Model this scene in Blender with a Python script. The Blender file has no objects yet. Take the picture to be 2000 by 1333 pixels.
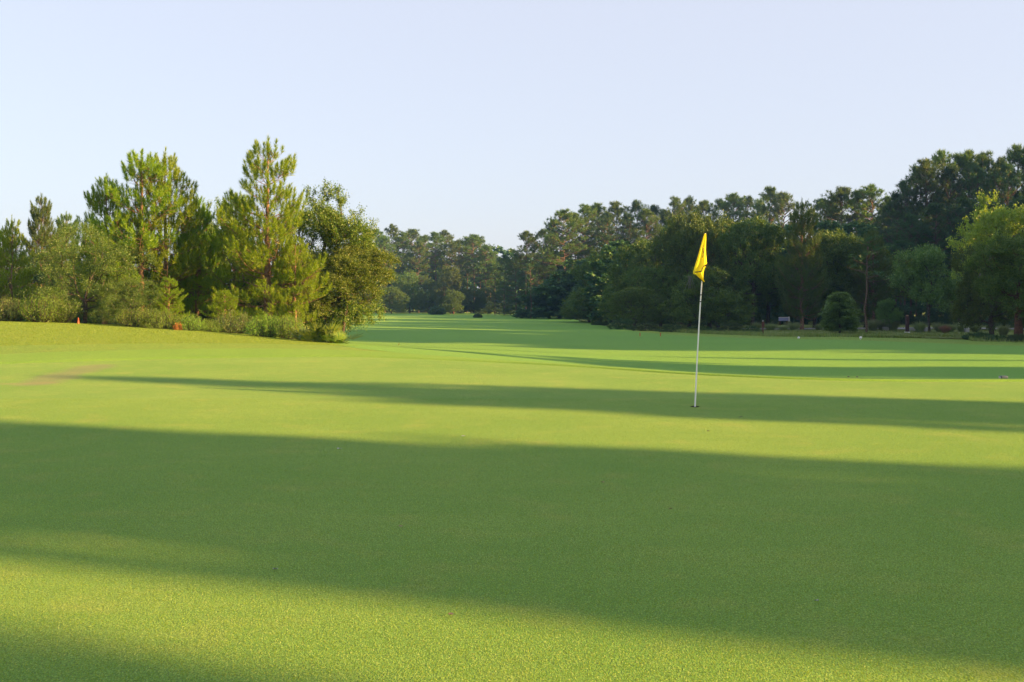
import bpy, math, random
import numpy as np
from mathutils import Vector, Matrix
R = np.random.RandomState
rng = R(7)
random.seed(7)
sc = bpy.context.scene
col = sc.collection
PI = math.pi
F = 1944.4; CX = 1000.0; HY = 568.5; CH = 1.55      # picture geometry used to find distances
AZ = math.radians(19.0)                              # sun stands to the right, this much behind the camera
EL = math.radians(16.0)

# ------------------------------------------------------------------ terrain
UX = np.array([-1400, -500, 0, 350, 700, 900, 1200, 1500, 1700, 2000, 2600, 3600.])
YY = np.array([0, 10, 17, 18.5, 20, 22, 24, 28, 33, 40, 50, 65, 80, 110, 150, 200, 260, 400, 3500.])
ZT = {
 -1400: [0, 0, 0, 0, 0, .05, .15, .5, .8, .7, .3, -.2, -.8, -1.6, -2.3, -3.2, -4, -5, -7],
 -500: [0, 0, 0, 0, 0, .03, .14, .45, .72, .5, .1, -.4, -1, -1.7, -2.4, -3.2, -4, -5, -7],
 0:    [0, 0, 0, 0, 0, .02, .12, .38, .585, .2, -.2, -.6, -1, -1.8, -2.5, -3.2, -4.1, -5, -7],
 350:  [0, 0, 0, 0, 0, .0, .05, .24, .31, -.03, -.45, -.8, -1.2, -1.9, -2.6, -3.2, -4.2, -5, -7],
 700:  [0, 0, 0, 0, 0, .0, .02, .045, -.3, -.72, -1.0, -1.28, -1.5, -2.0, -2.6, -3.2, -4.2, -5, -7],
 900:  [0, 0, 0, 0, 0, 0, -.06, -.25, -.5, -.75, -.95, -1.35, -1.6, -2.1, -2.7, -3.2, -4.2, -5, -7],
 1200: [0, 0, 0, 0, 0, -.1, -.32, -.65, -.85, -1.0, -1.2, -1.5, -1.8, -2.3, -2.9, -3.4, -4.4, -5, -7],
 1500: [0, 0, 0, -.02, -.24, -.42, -.6, -.8, -.9, -.96, -1.02, -1.35, -1.85, -2.3, -2.9, -3.5, -4.5, -5, -7],
 1700: [0, 0, 0, -.12, -.26, -.42, -.6, -.8, -.9, -.9, -.86, -1.5, -1.8, -2.3, -2.9, -3.5, -4.5, -5, -7],
 2000: [0, 0, 0, -.12, -.26, -.42, -.6, -.75, -.78, -.72, -1.2, -1.6, -1.9, -2.3, -2.9, -3.5, -4.5, -5, -7],
 2600: [0, 0, 0, -.1, -.22, -.4, -.5, -.6, -.7, -.8, -1.2, -1.6, -1.9, -2.3, -2.9, -3.5, -4.5, -5, -7],
 3600: [0, 0, 0, -.1, -.22, -.4, -.5, -.6, -.7, -.8, -1.2, -1.6, -1.9, -2.3, -2.9, -3.5, -4.5, -5, -7]}
TAB = np.array([ZT[int(k)] for k in UX])
# fine table in (u, log y), lightly smoothed
NU, NV = 600, 700
ug = np.linspace(UX[0], UX[-1], NU)
LV = lambda y: np.log(np.maximum(y, 0) + 6.0)
vg = np.linspace(LV(0), LV(3500), NV)
yv = np.exp(vg) - 6.0
tmp = np.array([np.interp(yv, YY, TAB[i]) for i in range(len(UX))])
FT = np.array([np.interp(ug, UX, tmp[:, j]) for j in range(NV)]).T
def blur(a, ax, s):
    k = np.exp(-0.5 * (np.arange(-3 * s, 3 * s + 1) / s) ** 2); k /= k.sum()
    ap = np.pad(a, [(3 * s, 3 * s) if i == ax else (0, 0) for i in range(2)], mode='edge')
    return np.apply_along_axis(lambda m: np.convolve(m, k, 'valid'), ax, ap)
FT = blur(blur(FT, 0, 14), 1, 4)
def zt(x, y):
    x = np.asarray(x, float); y = np.asarray(y, float)
    ys = np.maximum(y, 0.01)
    u = np.clip(CX + F * x / np.maximum(ys, 6.0), ug[0], ug[-1] - 1e-6)
    v = np.clip(LV(ys), vg[0], vg[-1] - 1e-9)
    fu = (u - ug[0]) / (ug[1] - ug[0]); fv = (v - vg[0]) / (vg[1] - vg[0])
    i = np.clip(fu.astype(int), 0, NU - 2); j = np.clip(fv.astype(int), 0, NV - 2)
    a = fu - i; b = fv - j
    z = (FT[i, j] * (1 - a) + FT[i + 1, j] * a) * (1 - b) + (FT[i, j + 1] * (1 - a) + FT[i + 1, j + 1] * a) * b
    w = np.clip((y - 22) / 12, 0, 1) * .05
    return z + w * (np.sin(x * .21 + y * .13) + np.sin(x * .09 - y * .17 + 1.3)) * .6
def gx(px, Y): return (px - CX) * Y / F

# ------------------------------------------------------------------ materials
def nt(name):
    m = bpy.data.materials.new(name); m.use_nodes = True
    n = m.node_tree; n.nodes.clear()
    return m, n, n.nodes, n.links
def mat_plain(name, c, rough=.7, spec=.3, noise=0.0, nscale=8.0, metallic=0, c2=None, bump=0):
    m, t, N, L = nt(name)
    o = N.new('ShaderNodeOutputMaterial'); p = N.new('ShaderNodeBsdfPrincipled'); L.new(p.outputs[0], o.inputs[0])
    p.inputs['Roughness'].default_value = rough; p.inputs['Specular IOR Level'].default_value = spec
    p.inputs['Metallic'].default_value = metallic
    tc = N.new('ShaderNodeTexCoord'); nz = N.new('ShaderNodeTexNoise')
    nz.inputs['Scale'].default_value = nscale; nz.inputs['Detail'].default_value = 5
    L.new(tc.outputs['Object'], nz.inputs['Vector'])
    r = N.new('ShaderNodeValToRGB'); L.new(nz.outputs['Fac'], r.inputs[0])
    c2 = c2 or [v * (1 - noise) for v in c]
    r.color_ramp.elements[0].position = .35; r.color_ramp.elements[1].position = .65
    r.color_ramp.elements[0].color = (*c2, 1); r.color_ramp.elements[1].color = (*c, 1)
    L.new(r.outputs[0], p.inputs['Base Color'])
    if bump:
        b = N.new('ShaderNodeBump'); b.inputs['Strength'].default_value = bump; b.inputs['Distance'].default_value = .03
        L.new(nz.outputs['Fac'], b.inputs['Height']); L.new(b.outputs[0], p.inputs['Normal'])
    return m
def mat_leaf(name, c, c2, trans=.35, tcol=None, gloss=.03, vary=.35):
    """two-sided leaves or needles; tone varies from leaf to leaf and from tree to tree"""
    m, t, N, L = nt(name)
    o = N.new('ShaderNodeOutputMaterial')
    g = N.new('ShaderNodeNewGeometry'); oi = N.new('ShaderNodeObjectInfo')
    mx = N.new('ShaderNodeMix'); mx.data_type = 'RGBA'
    mx.inputs[6].default_value = (*c, 1); mx.inputs[7].default_value = (*c2, 1)
    L.new(g.outputs['Random Per Island'], mx.inputs[0])
    hs = N.new('ShaderNodeHueSaturation')
    mr = N.new('ShaderNodeMapRange'); mr.inputs[3].default_value = 1 - vary; mr.inputs[4].default_value = 1 + vary
    L.new(oi.outputs['Random'], mr.inputs[0]); L.new(mr.outputs[0], hs.inputs['Value'])
    mh = N.new('ShaderNodeMapRange'); mh.inputs[3].default_value = .485; mh.inputs[4].default_value = .515
    L.new(oi.outputs['Random'], mh.inputs[0]); L.new(mh.outputs[0], hs.inputs['Hue'])
    L.new(mx.outputs[2], hs.inputs['Color'])
    d = N.new('ShaderNodeBsdfDiffuse'); L.new(hs.outputs[0], d.inputs[0])
    tr = N.new('ShaderNodeBsdfTranslucent')
    th = N.new('ShaderNodeHueSaturation'); th.inputs['Value'].default_value = 1.3; th.inputs['Hue'].default_value = .485
    th.inputs['Saturation'].default_value = 1.1
    L.new(hs.outputs[0], th.inputs['Color']); L.new(th.outputs[0], tr.inputs[0])
    a = N.new('ShaderNodeMixShader'); a.inputs[0].default_value = trans
    L.new(d.outputs[0], a.inputs[1]); L.new(tr.outputs[0], a.inputs[2])
    gl = N.new('ShaderNodeBsdfGlossy'); gl.inputs['Roughness'].default_value = .45; gl.inputs[0].default_value = (.9, .95, .85, 1)
    b = N.new('ShaderNodeMixShader'); b.inputs[0].default_value = gloss
    L.new(a.outputs[0], b.inputs[1]); L.new(gl.outputs[0], b.inputs[2]); L.new(b.outputs[0], o.inputs[0])
    return m
def mat_grass(name, base, alt, dry, fine=260., big=.5, bump=.6, fdist=.006, aniso=1.0, contrast=.5, patch=.5, wear=None):
    m, t, N, L = nt(name)
    o = N.new('ShaderNodeOutputMaterial'); p = N.new('ShaderNodeBsdfPrincipled'); L.new(p.outputs[0], o.inputs[0])
    p.inputs['Roughness'].default_value = .85; p.inputs['Specular IOR Level'].default_value = .15
    p.inputs['Sheen Weight'].default_value = .08; p.inputs['Sheen Roughness'].default_value = .6
    p.inputs['Sheen Tint'].default_value = (.9, .95, .35, 1)
    g = N.new('ShaderNodeNewGeometry')
    def noise(scale, det=3, rough=.5, vec=None, w=0):
        n = N.new('ShaderNodeTexNoise'); n.inputs['Scale'].default_value = scale; n.inputs['Detail'].default_value = det
        n.inputs['Roughness'].default_value = rough
        mp = N.new('ShaderNodeMapping'); mp.inputs['Location'].default_value = (w, w * 1.7, 0)
        if vec: mp.inputs['Scale'].default_value = vec
        L.new(g.outputs['Position'], mp.inputs[0]); L.new(mp.outputs[0], n.inputs['Vector']); return n
    def ramp(src, lo, hi):
        r = N.new('ShaderNodeMapRange'); r.inputs[1].default_value = lo; r.inputs[2].default_value = hi
        L.new(src, r.inputs[0]); return r.outputs[0]
    def mix(f, a, b, amt=None):
        x = N.new('ShaderNodeMix'); x.data_type = 'RGBA'
        if amt is not None:
            mm = N.new('ShaderNodeMath'); mm.operation = 'MULTIPLY'; mm.inputs[1].default_value = amt
            L.new(f, mm.inputs[0]); f = mm.outputs[0]
        L.new(f, x.inputs[0])
        for i, v in ((6, a), (7, b)):
            if isinstance(v, tuple): x.inputs[i].default_value = (*v, 1)
            else: L.new(v, x.inputs[i])
        return x.outputs[2]
    c = mix(ramp(noise(big, 4, .55).outputs['Fac'], .38, .62), base, alt)
    c = mix(ramp(noise(big * 5.3, 3, .6, w=11).outputs['Fac'], .52, .72), c, dry, patch)
    c = mix(ramp(noise(3.2, 4, .7, (.22, 1, 1), w=5).outputs['Fac'], .42, .68), c, alt, .6)
    nf = noise(fine, 2, .75, (1, aniso, 1), w=3)
    dk = tuple(v * (1 - contrast) for v in base); lt = tuple(min(1, v * (1 + contrast * .9)) for v in dry)
    c = mix(ramp(nf.outputs['Fac'], .52, .38), c, dk)
    c = mix(ramp(nf.outputs['Fac'], .56, .72), c, lt)
    if wear: c = wear(N, L, g, c, noise, ramp, mix)
    L.new(c, p.inputs['Base Color'])
    b = N.new('ShaderNodeBump'); b.inputs['Strength'].default_value = bump; b.inputs['Distance'].default_value = fdist
    L.new(nf.outputs['Fac'], b.inputs['Height']); L.new(b.outputs[0], p.inputs['Normal'])
    return m

def green_wear(N, L, g, c, noise, ramp, mix):
    # worn brown strip of turf at the back left of the green, where people walk on
    def seg(ax, ay, bx, by, w):
        sp = N.new('ShaderNodeSeparateXYZ'); L.new(g.outputs['Position'], sp.inputs[0])
        nn = noise(1.3, 4, .6, w=31)
        def M(op, a, b=None):
            q = N.new('ShaderNodeMath'); q.operation = op
            for i, v in enumerate((a, b)):
                if v is None: continue
                if isinstance(v, (int, float)): q.inputs[i].default_value = v
                else: L.new(v, q.inputs[i])
            return q.outputs[0]
        dx, dy = bx - ax, by - ay; l2 = dx * dx + dy * dy
        t = M('DIVIDE', M('ADD', M('MULTIPLY', M('SUBTRACT', sp.outputs[0], ax), dx), M('MULTIPLY', M('SUBTRACT', sp.outputs[1], ay), dy)), l2)
        t = M('MINIMUM', M('MAXIMUM', t, 0.), 1.)
        ex = M('SUBTRACT', sp.outputs[0], M('ADD', M('MULTIPLY', t, dx), ax))
        ey = M('SUBTRACT', sp.outputs[1], M('ADD', M('MULTIPLY', t, dy), ay))
        d = M('SQRT', M('ADD', M('MULTIPLY', ex, ex), M('MULTIPLY', ey, ey)))
        d = M('ADD', d, M('MULTIPLY', M('SUBTRACT', nn.outputs['Fac'], .5), .8))
        return ramp(d, w, w * .35)
    c = mix(seg(-8.5, 20.4, -7.9, 16.4, .5), c, (.22, .19, .12), .5)
    c = mix(seg(-7.9, 16.6, -10.5, 15.6, .32), c, (.25, .22, .10), .35)
    return c

M = {}
M['green'] = mat_grass('putting green turf', (.190, .350, .058), (.120, .295, .040), (.30, .35, .078), fine=130, big=.33, bump=1, fdist=.02, aniso=.55, contrast=.5, patch=.55, wear=green_wear)
M['fringe'] = mat_grass('fringe turf', (.150, .31, .030), (.12, .28, .026), (.21, .32, .04), fine=90, big=.5, bump=1, fdist=.02, aniso=.5, contrast=.45, patch=.35)
M['fairway'] = mat_grass('fairway turf', (.115, .295, .030), (.085, .265, .028), (.17, .30, .032), fine=40, big=.09, bump=.9, fdist=.03, aniso=.4, contrast=.4, patch=.3)
M['rough'] = mat_grass('rough grass', (.17, .30, .032), (.14, .275, .028), (.25, .31, .05), fine=45, big=.35, bump=1, fdist=.05, aniso=.5, contrast=.5, patch=.6)
M['native'] = mat_grass('unmown grass', (.15, .22, .045), (.11, .18, .04), (.30, .26, .11), fine=20, big=.2, bump=1, fdist=.1, aniso=.6, contrast=.5, patch=.7)
M['blade'] = mat_leaf('grass blade', (.12, .27, .022), (.32, .385, .055), .45, vary=.05)
M['bank_blade'] = mat_leaf('bank grass blade', (.16, .27, .028), (.26, .32, .05), .4, vary=.05)
M['long_blade'] = mat_leaf('long grass blade', (.09, .18, .03), (.24, .27, .08), .3, vary=.1)
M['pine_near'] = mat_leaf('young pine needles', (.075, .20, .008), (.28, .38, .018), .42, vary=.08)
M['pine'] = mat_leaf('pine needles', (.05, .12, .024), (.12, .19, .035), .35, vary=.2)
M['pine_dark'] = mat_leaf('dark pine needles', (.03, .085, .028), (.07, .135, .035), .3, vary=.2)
M['oak_near'] = mat_leaf('near live oak leaves', (.055, .125, .010), (.17, .205, .028), .3, gloss=.03, vary=.1)
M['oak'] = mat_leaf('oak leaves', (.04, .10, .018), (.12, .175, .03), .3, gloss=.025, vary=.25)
M['scrub'] = mat_leaf('scrub leaves', (.05, .12, .014), (.13, .19, .03), .3, gloss=.035, vary=.1)
M['sunlit_leaf'] = mat_leaf('sun-brightened willow leaves', (.17, .27, .03), (.32, .38, .055), .4, vary=.1)  # pale leaf colour, raised further so the crown looks sunlit
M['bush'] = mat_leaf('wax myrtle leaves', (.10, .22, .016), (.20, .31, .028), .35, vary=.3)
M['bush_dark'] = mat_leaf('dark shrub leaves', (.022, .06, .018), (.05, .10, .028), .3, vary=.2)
M['palmetto'] = mat_leaf('palmetto fronds', (.055, .13, .016), (.19, .25, .04), .3, gloss=.04, vary=.1)
M['reed'] = mat_leaf('ornamental grass', (.16, .24, .10), (.26, .30, .13), .3, vary=.3)
M['reed_red'] = mat_leaf('reddish ornamental grass', (.24, .13, .09), (.3, .2, .12), .3, vary=.1)
M['dead_leaf'] = mat_leaf('dead orange foliage', (.30, .10, .02), (.45, .22, .04), .3, vary=.1)
M['fresh'] = mat_leaf('fresh green leaves', (.05, .135, .018), (.14, .235, .035), .35, gloss=.06, vary=.1)
M['moss'] = mat_leaf('grey dead twigs', (.12, .11, .11), (.18, .17, .17), .1, vary=.05)
M['bark_pine'] = mat_plain('pine bark', (.165, .115, .085), .9, .1, c2=(.075, .055, .042), nscale=7, bump=.8)
M['bark_young'] = mat_plain('young pine bark', (.27, .16, .105), .9, .1, c2=(.11, .07, .05), nscale=7, bump=.8)
M['bark_oak'] = mat_plain('oak bark', (.11, .09, .07), .9, .1, c2=(.045, .036, .03), nscale=9, bump=.8)
M['bark_red'] = mat_plain('red brown bark', (.12, .06, .035), .9, .1, c2=(.06, .035, .025), nscale=6, bump=.8)
M['wood'] = mat_plain('weathered brown wood', (.14, .06, .045), .8, .2, noise=.5, nscale=12)
M['white'] = mat_plain('white paint', (.8, .8, .78), .45, .5, noise=.06, nscale=5)
M['pole'] = mat_plain('glossy white fibreglass', (.82, .81, .80), .3, .5, noise=.05, nscale=9)
M['flag'] = mat_leaf('yellow flag cloth', (.82, .74, .03), (.82, .74, .03), .35, gloss=.02, vary=.02)
M['black'] = mat_plain('black hem', (.02, .02, .02), .7, .2)
M['hole'] = mat_plain('near-black shade of the hole', (.02, .018, .012), .9, .1)  # near-black stands in for the shade down the hole
M['orange'] = mat_plain('orange plastic', (.5, .11, .03), .5, .4, noise=.1)
M['slate'] = mat_plain('blue grey plastic', (.05, .08, .11), .6, .3, noise=.25)
M['concrete'] = mat_plain('pale concrete', (.42, .42, .42), .85, .2, noise=.15, nscale=3)
M['rust'] = mat_plain('dark rusty metal', (.06, .03, .03), .7, .3, noise=.3)
M['dryleaf'] = mat_plain('dry leaf', (.35, .24, .15), .8, .2, noise=.3, nscale=60)
M['blue'] = mat_plain('pale blue panel', (.45, .5, .75), .5, .4, noise=.1)
M['red'] = mat_plain('faded red paint', (.35, .13, .1), .6, .3, noise=.1)

# ------------------------------------------------------------------ mesh helpers
def mesh_np(name, V, Fc, mat, smooth=False):
    """V (n,3); Fc list of (m,k) index arrays"""
    me = bpy.data.meshes.new(name)
    if not isinstance(Fc, list): Fc = [Fc]
    Fc = [np.asarray(f, dtype=np.int32) for f in Fc if len(f)]
    me.vertices.add(len(V)); me.vertices.foreach_set('co', np.asarray(V, dtype=np.float32).ravel())
    loops = np.concatenate([f.ravel() for f in Fc]); me.loops.add(len(loops)); me.loops.foreach_set('vertex_index', loops)
    starts = []; s = 0
    for f in Fc:
        starts.append(s + np.arange(len(f)) * f.shape[1]); s += f.size
    starts = np.concatenate(starts); me.polygons.add(len(starts)); me.polygons.foreach_set('loop_start', starts.astype(np.int32))
    if smooth: me.polygons.foreach_set('use_smooth', np.ones(len(starts), dtype=bool))
    me.update(calc_edges=True); me.validate()
    if mat: me.materials.append(mat)
    return me
def tag(o, label=None, cat=None, group=None, kind=None):
    if label: o['label'] = label
    if cat: o['category'] = cat
    if group: o['group'] = group
    if kind: o['kind'] = kind
    return o
def link(name, me, parent=None, loc=(0, 0, 0)):
    o = bpy.data.objects.new(name, me); col.objects.link(o); o.location = loc
    if parent: o.parent = parent
    return o
def unit(a): return a / np.maximum(np.linalg.norm(a, axis=-1, keepdims=True), 1e-9)
class B:
    """collects tubes, lathes and boxes for one mesh"""
    def __init__(s): s.V = []; s.F = {3: [], 4: []}; s.n = 0
    def add(s, V, F):
        V = np.asarray(V, float); F = np.asarray(F)
        s.F[F.shape[1]].append(F + s.n); s.V.append(V); s.n += len(V)
    def tube(s, pts, rad, k=7, cap=True):
        pts = np.asarray(pts, float); n = len(pts)
        rad = np.broadcast_to(np.asarray(rad, float), (n,))
        t = unit(np.gradient(pts, axis=0)); a = np.array([1, 0, 0.]) if abs(t[0][0]) < .8 else np.array([0, 1., 0])
        u = unit(np.cross(t, a)); v = np.cross(t, u); th = np.arange(k) / k * 2 * PI
        V = pts[:, None] + rad[:, None, None] * (np.cos(th)[None, :, None] * u[:, None] + np.sin(th)[None, :, None] * v[:, None])
        V = V.reshape(-1, 3); i = np.arange(n - 1)[:, None] * k; j = np.arange(k)[None]; j2 = (j + 1) % k
        Fq = np.stack([i + j, i + j2, i + k + j2, i + k + j], -1).reshape(-1, 4)
        s.add(V, Fq)
        if cap:
            for e, r0 in ((0, 0), (n - 1, (n - 1) * k)):
                s.add(np.vstack([V[r0:r0 + k], pts[e][None]]), np.array([[q, (q + 1) % k, k] for q in range(k)]))
        return s
    def box(s, c, d, rot=0):
        cx, cy, cz = c; a, b, h = [q / 2 for q in d]
        V = np.array([[x, y, z] for z in (-h, h) for x, y in ((-a, -b), (a, -b), (a, b), (-a, b))])
        Fq = np.array([[0, 3, 2, 1], [4, 5, 6, 7], [0, 1, 5, 4], [1, 2, 6, 5], [2, 3, 7, 6], [3, 0, 4, 7]])
        if rot:
            cr, sr = math.cos(rot), math.sin(rot); V = np.stack([V[:, 0] * cr - V[:, 1] * sr, V[:, 0] * sr + V[:, 1] * cr, V[:, 2]], -1)
        s.add(V + np.array(c), Fq); return s
    def mesh(s, name, mat, smooth=False):
        Fc = [np.concatenate(s.F[k]) for k in (3, 4) if s.F[k]]
        return mesh_np(name, np.concatenate(s.V), Fc, mat, smooth)

# ---- vegetation building blocks
def leaves(c, a, l, w, rg, up=.5):
    """rhombic leaves: centres c, long axes a, sizes l, w"""
    n = len(c); nn = unit(rg.normal(size=(n, 3)) + np.array([0, 0, up])); a = unit(a)
    b = unit(np.cross(a, nn)); l = np.broadcast_to(l, (n,))[:, None]; w = np.broadcast_to(w, (n,))[:, None]
    V = np.stack([c - a * l / 2, c + b * w / 2, c + a * l / 2, c - b * w / 2], 1).reshape(-1, 3)
    return V, np.arange(n * 4).reshape(-1, 4)
def brush(p, d, L, n, nl, nw, rg, spread=(.35, 1.0), droop=0.0):
    """needle brush on each shoot: bases p, axes d, lengths L; n needles each of length nl, width nw"""
    m = len(p); d = unit(d); L = np.broadcast_to(L, (m,))
    a = np.where(np.abs(d[:, 2:3]) < .9, np.array([[0, 0, 1.]]), np.array([[1., 0, 0]]))
    u = unit(np.cross(d, a)); v = np.cross(d, u)
    t = rg.rand(m, n) ** .8; th = rg.rand(m, n) * 2 * PI
    ph = spread[1] + (spread[0] - spread[1]) * t + rg.normal(size=(m, n)) * .12
    rad = np.cos(th)[..., None] * u[:, None] + np.sin(th)[..., None] * v[:, None]
    dd = np.cos(ph)[..., None] * d[:, None] + np.sin(ph)[..., None] * rad; dd[..., 2] -= droop; dd = unit(dd)
    base = p[:, None] + d[:, None] * (t * L[:, None])[..., None]
    ln = nl * (.75 + .5 * rg.rand(m, n))[..., None]
    tip = base + dd * ln; w = unit(np.cross(dd, rg.normal(size=(m, n, 3)))) * nw / 2
    V = np.stack([base - w, base + w, tip], 2).reshape(-1, 3)
    return V, np.arange(m * n * 3).reshape(-1, 3)
def skeleton(base_pts, tips, rg, bias=.45, step=.45):
    """grow limbs from the trunk points to every tip; returns positions, parents, tip ids"""
    pos = [np.array(p, float) for p in base_pts]; par = [-1] + list(range(len(base_pts) - 1)); tid = []
    tips = np.asarray(tips); order = np.argsort(np.linalg.norm(tips - base_pts[len(base_pts) // 2], axis=1))
    b0 = np.asarray(base_pts[0]); ids = np.zeros(len(tips), int)
    arr = np.zeros((len(base_pts) + len(tips) * 14, 3)); depth = np.zeros(len(arr)); k = len(base_pts); arr[:k] = base_pts
    ext = np.zeros(len(arr))
    lo = base_pts[max(1, len(base_pts) // 3)][2]
    for q in order:
        P = tips[q]; A = arr[:k]; D = np.linalg.norm(A - P, axis=1)
        cost = D + bias * ext[:k] + np.maximum(0, A[:, 2] - P[2] + .1 * D) * .8 + (A[:, 2] < lo) * 50
        i = int(np.argmin(cost)); dist = D[i]; m = int(min(12, max(1, round(dist / step)))); prev = i
        S = arr[i].copy(); sag = rg.normal(size=3) * .08 * dist; sag[2] += -.08 * dist
        for j in range(1, m + 1):
            t = j / m; X = S * (1 - t) + P * t + sag * math.sin(PI * t)
            if k >= len(arr): break
            arr[k] = X; ext[k] = ext[prev] + dist / m; par.append(prev); prev = k; k += 1
        ids[q] = prev
    return arr[:k], np.array(par), ids
def limbs(b, pos, par, ids, r0, rtip=.008, kk=5, pw=.5, nbase=0):
    n = len(pos); cnt = np.zeros(n)
    for i in ids: cnt[i] += 1
    for i in range(n - 1, 0, -1):
        if i >= nbase and par[i] >= 0: cnt[par[i]] += cnt[i]
    for i in range(nbase - 1, 0, -1): cnt[i - 1] += cnt[i]
    r = rtip * np.maximum(cnt, 1) ** pw; r = np.minimum(r, r0)
    sc_ = r0 / max(r[0], 1e-6)
    if nbase: r[:nbase] = np.maximum(r[:nbase], np.linspace(r0, r0 * .25, nbase))
    # chains that follow the thickest child
    kids = [[] for _ in range(n)]
    for i in range(1, n): kids[par[i]].append(i)
    st = [(0, None)]
    while st:
        i, p = st.pop(); ch = [] if p is None else [p]
        rr = [] if p is None else [min(r[p], r[i] * 1.15)]
        while True:
            ch.append(i); rr.append(r[i])
            if not kids[i]: break
            ks = sorted(kids[i], key=lambda q: -(cnt[q] + (1e6 if (q < nbase) else 0)))
            for q in ks[1:]: st.append((q, i))
            i = ks[0]
        if len(ch) > 1: b.tube(pos[ch], rr, kk if max(rr) > .03 else 3, cap=False)

# ---- species; every maker returns (crown mesh, trunk mesh, height, width)
def make_oak(seed, H, W, cb=.2, nlobe=10, ntip=260, ntw=6, nleaf=14, ll=.09, lw=.05, mat='oak', bark='bark_oak', tw=.55, r0=None,
             flat=.8, stems=1, weep=0.0, lean=.0, fill=.25, low=0.0):
    rg = R(seed); c0 = H * cb
    # crown = union of lobes spread through a dome
    lob = []
    for i in range(nlobe):
        a = rg.rand() * 2 * PI; q = math.sqrt(rg.rand()); zz = c0 + (H - c0) * (.12 + .66 * rg.rand())
        rel = (zz - c0) / (H - c0); env = W / 2 * math.sqrt(max(.1, 1 - (abs(rel - .32 + low) / .85) ** 2)) * .72
        rr = W * (.15 + .1 * rg.rand()) * (1.15 - .35 * rel)
        lob.append((env * q * math.cos(a), env * q * math.sin(a), min(zz, H - rr * flat), rr))
    lob.append((0, 0, H - W * .17, W * .19)); lob.append((0, 0, c0 + (H - c0) * .45, W * .3))
    if low > 0:
        for i in range(6):
            a = i / 6 * 2 * PI + rg.rand(); lob.append((W * .32 * math.cos(a), W * .32 * math.sin(a), c0 + W * .12, W * .17))
    lob = np.array(lob); P = []; tot = 0
    while tot < ntip:
        i = rg.randint(len(lob)); L_ = lob[i]; d = unit(rg.normal(size=3)); d[2] = d[2] * .8 + .15
        rr = L_[3] * (1 - fill * rg.rand() ** 1.5) * (.9 + .25 * rg.rand())
        p = L_[:3] + d * rr * np.array([1, 1, flat])
        ins = (np.linalg.norm((p - lob[:, :3]) / np.array([1, 1, flat]), axis=1) < lob[:, 3] * .72).sum()
        if ins and rg.rand() > .18: continue
        if p[2] < c0 * .75 or p[2] > H * 1.02: continue
        P.append(p); tot += 1
    P = np.array(P); 
    P[:, 0] += lean * (P[:, 2] / H) * W
    fork = H * max(.12, cb * .9); nb = 7
    base = np.array([[lean * W * .3 * (t ** 2), 0, fork * 2.0 * t] for t in np.linspace(0, 1, nb)]); base[:, :2] += np.cumsum(rg.normal(size=(nb, 2)) * .03 * H / 8, 0) * (np.arange(nb) > 0)[:, None]
    pos, par, ids = skeleton(base, P, rg)
    b = B(); r0 = r0 or H * .028; limbs(b, pos, par, ids, r0, .009 * H / 9, 6, .5, nb)
    tr = b.mesh('trunk', M[bark], True)
    # twigs and leaves
    cen = np.array([0, 0, c0 + (H - c0) * .4]); out = unit(P - cen)
    T = np.repeat(P, ntw, 0); O = np.repeat(out, ntw, 0); n = len(T)
    d = unit(O * .8 + rg.normal(size=(n, 3)) * .75 + np.array([0, 0, .25 - weep])); ln = tw * (.5 + rg.rand(n)); 
    t = rg.rand(n, nleaf) * 1.0 - .15
    C = T[:, None] + d[:, None] * (t * ln[:, None])[..., None] + rg.normal(size=(n, nleaf, 3)) * tw * .13
    C[..., 2] -= weep * t ** 2 * ln[:, None] * .8
    A = d[:, None] + rg.normal(size=(n, nleaf, 3)) * .7; A[..., 2] -= weep * .5
    sz = ll * (.7 + .6 * rg.rand(n * nleaf))
    V, Fq = leaves(C.reshape(-1, 3), A.reshape(-1, 3), sz, sz * lw / ll, rg)
    cr = mesh_np('crown', V, Fq, M[mat])
    return cr, tr, H, W
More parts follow.
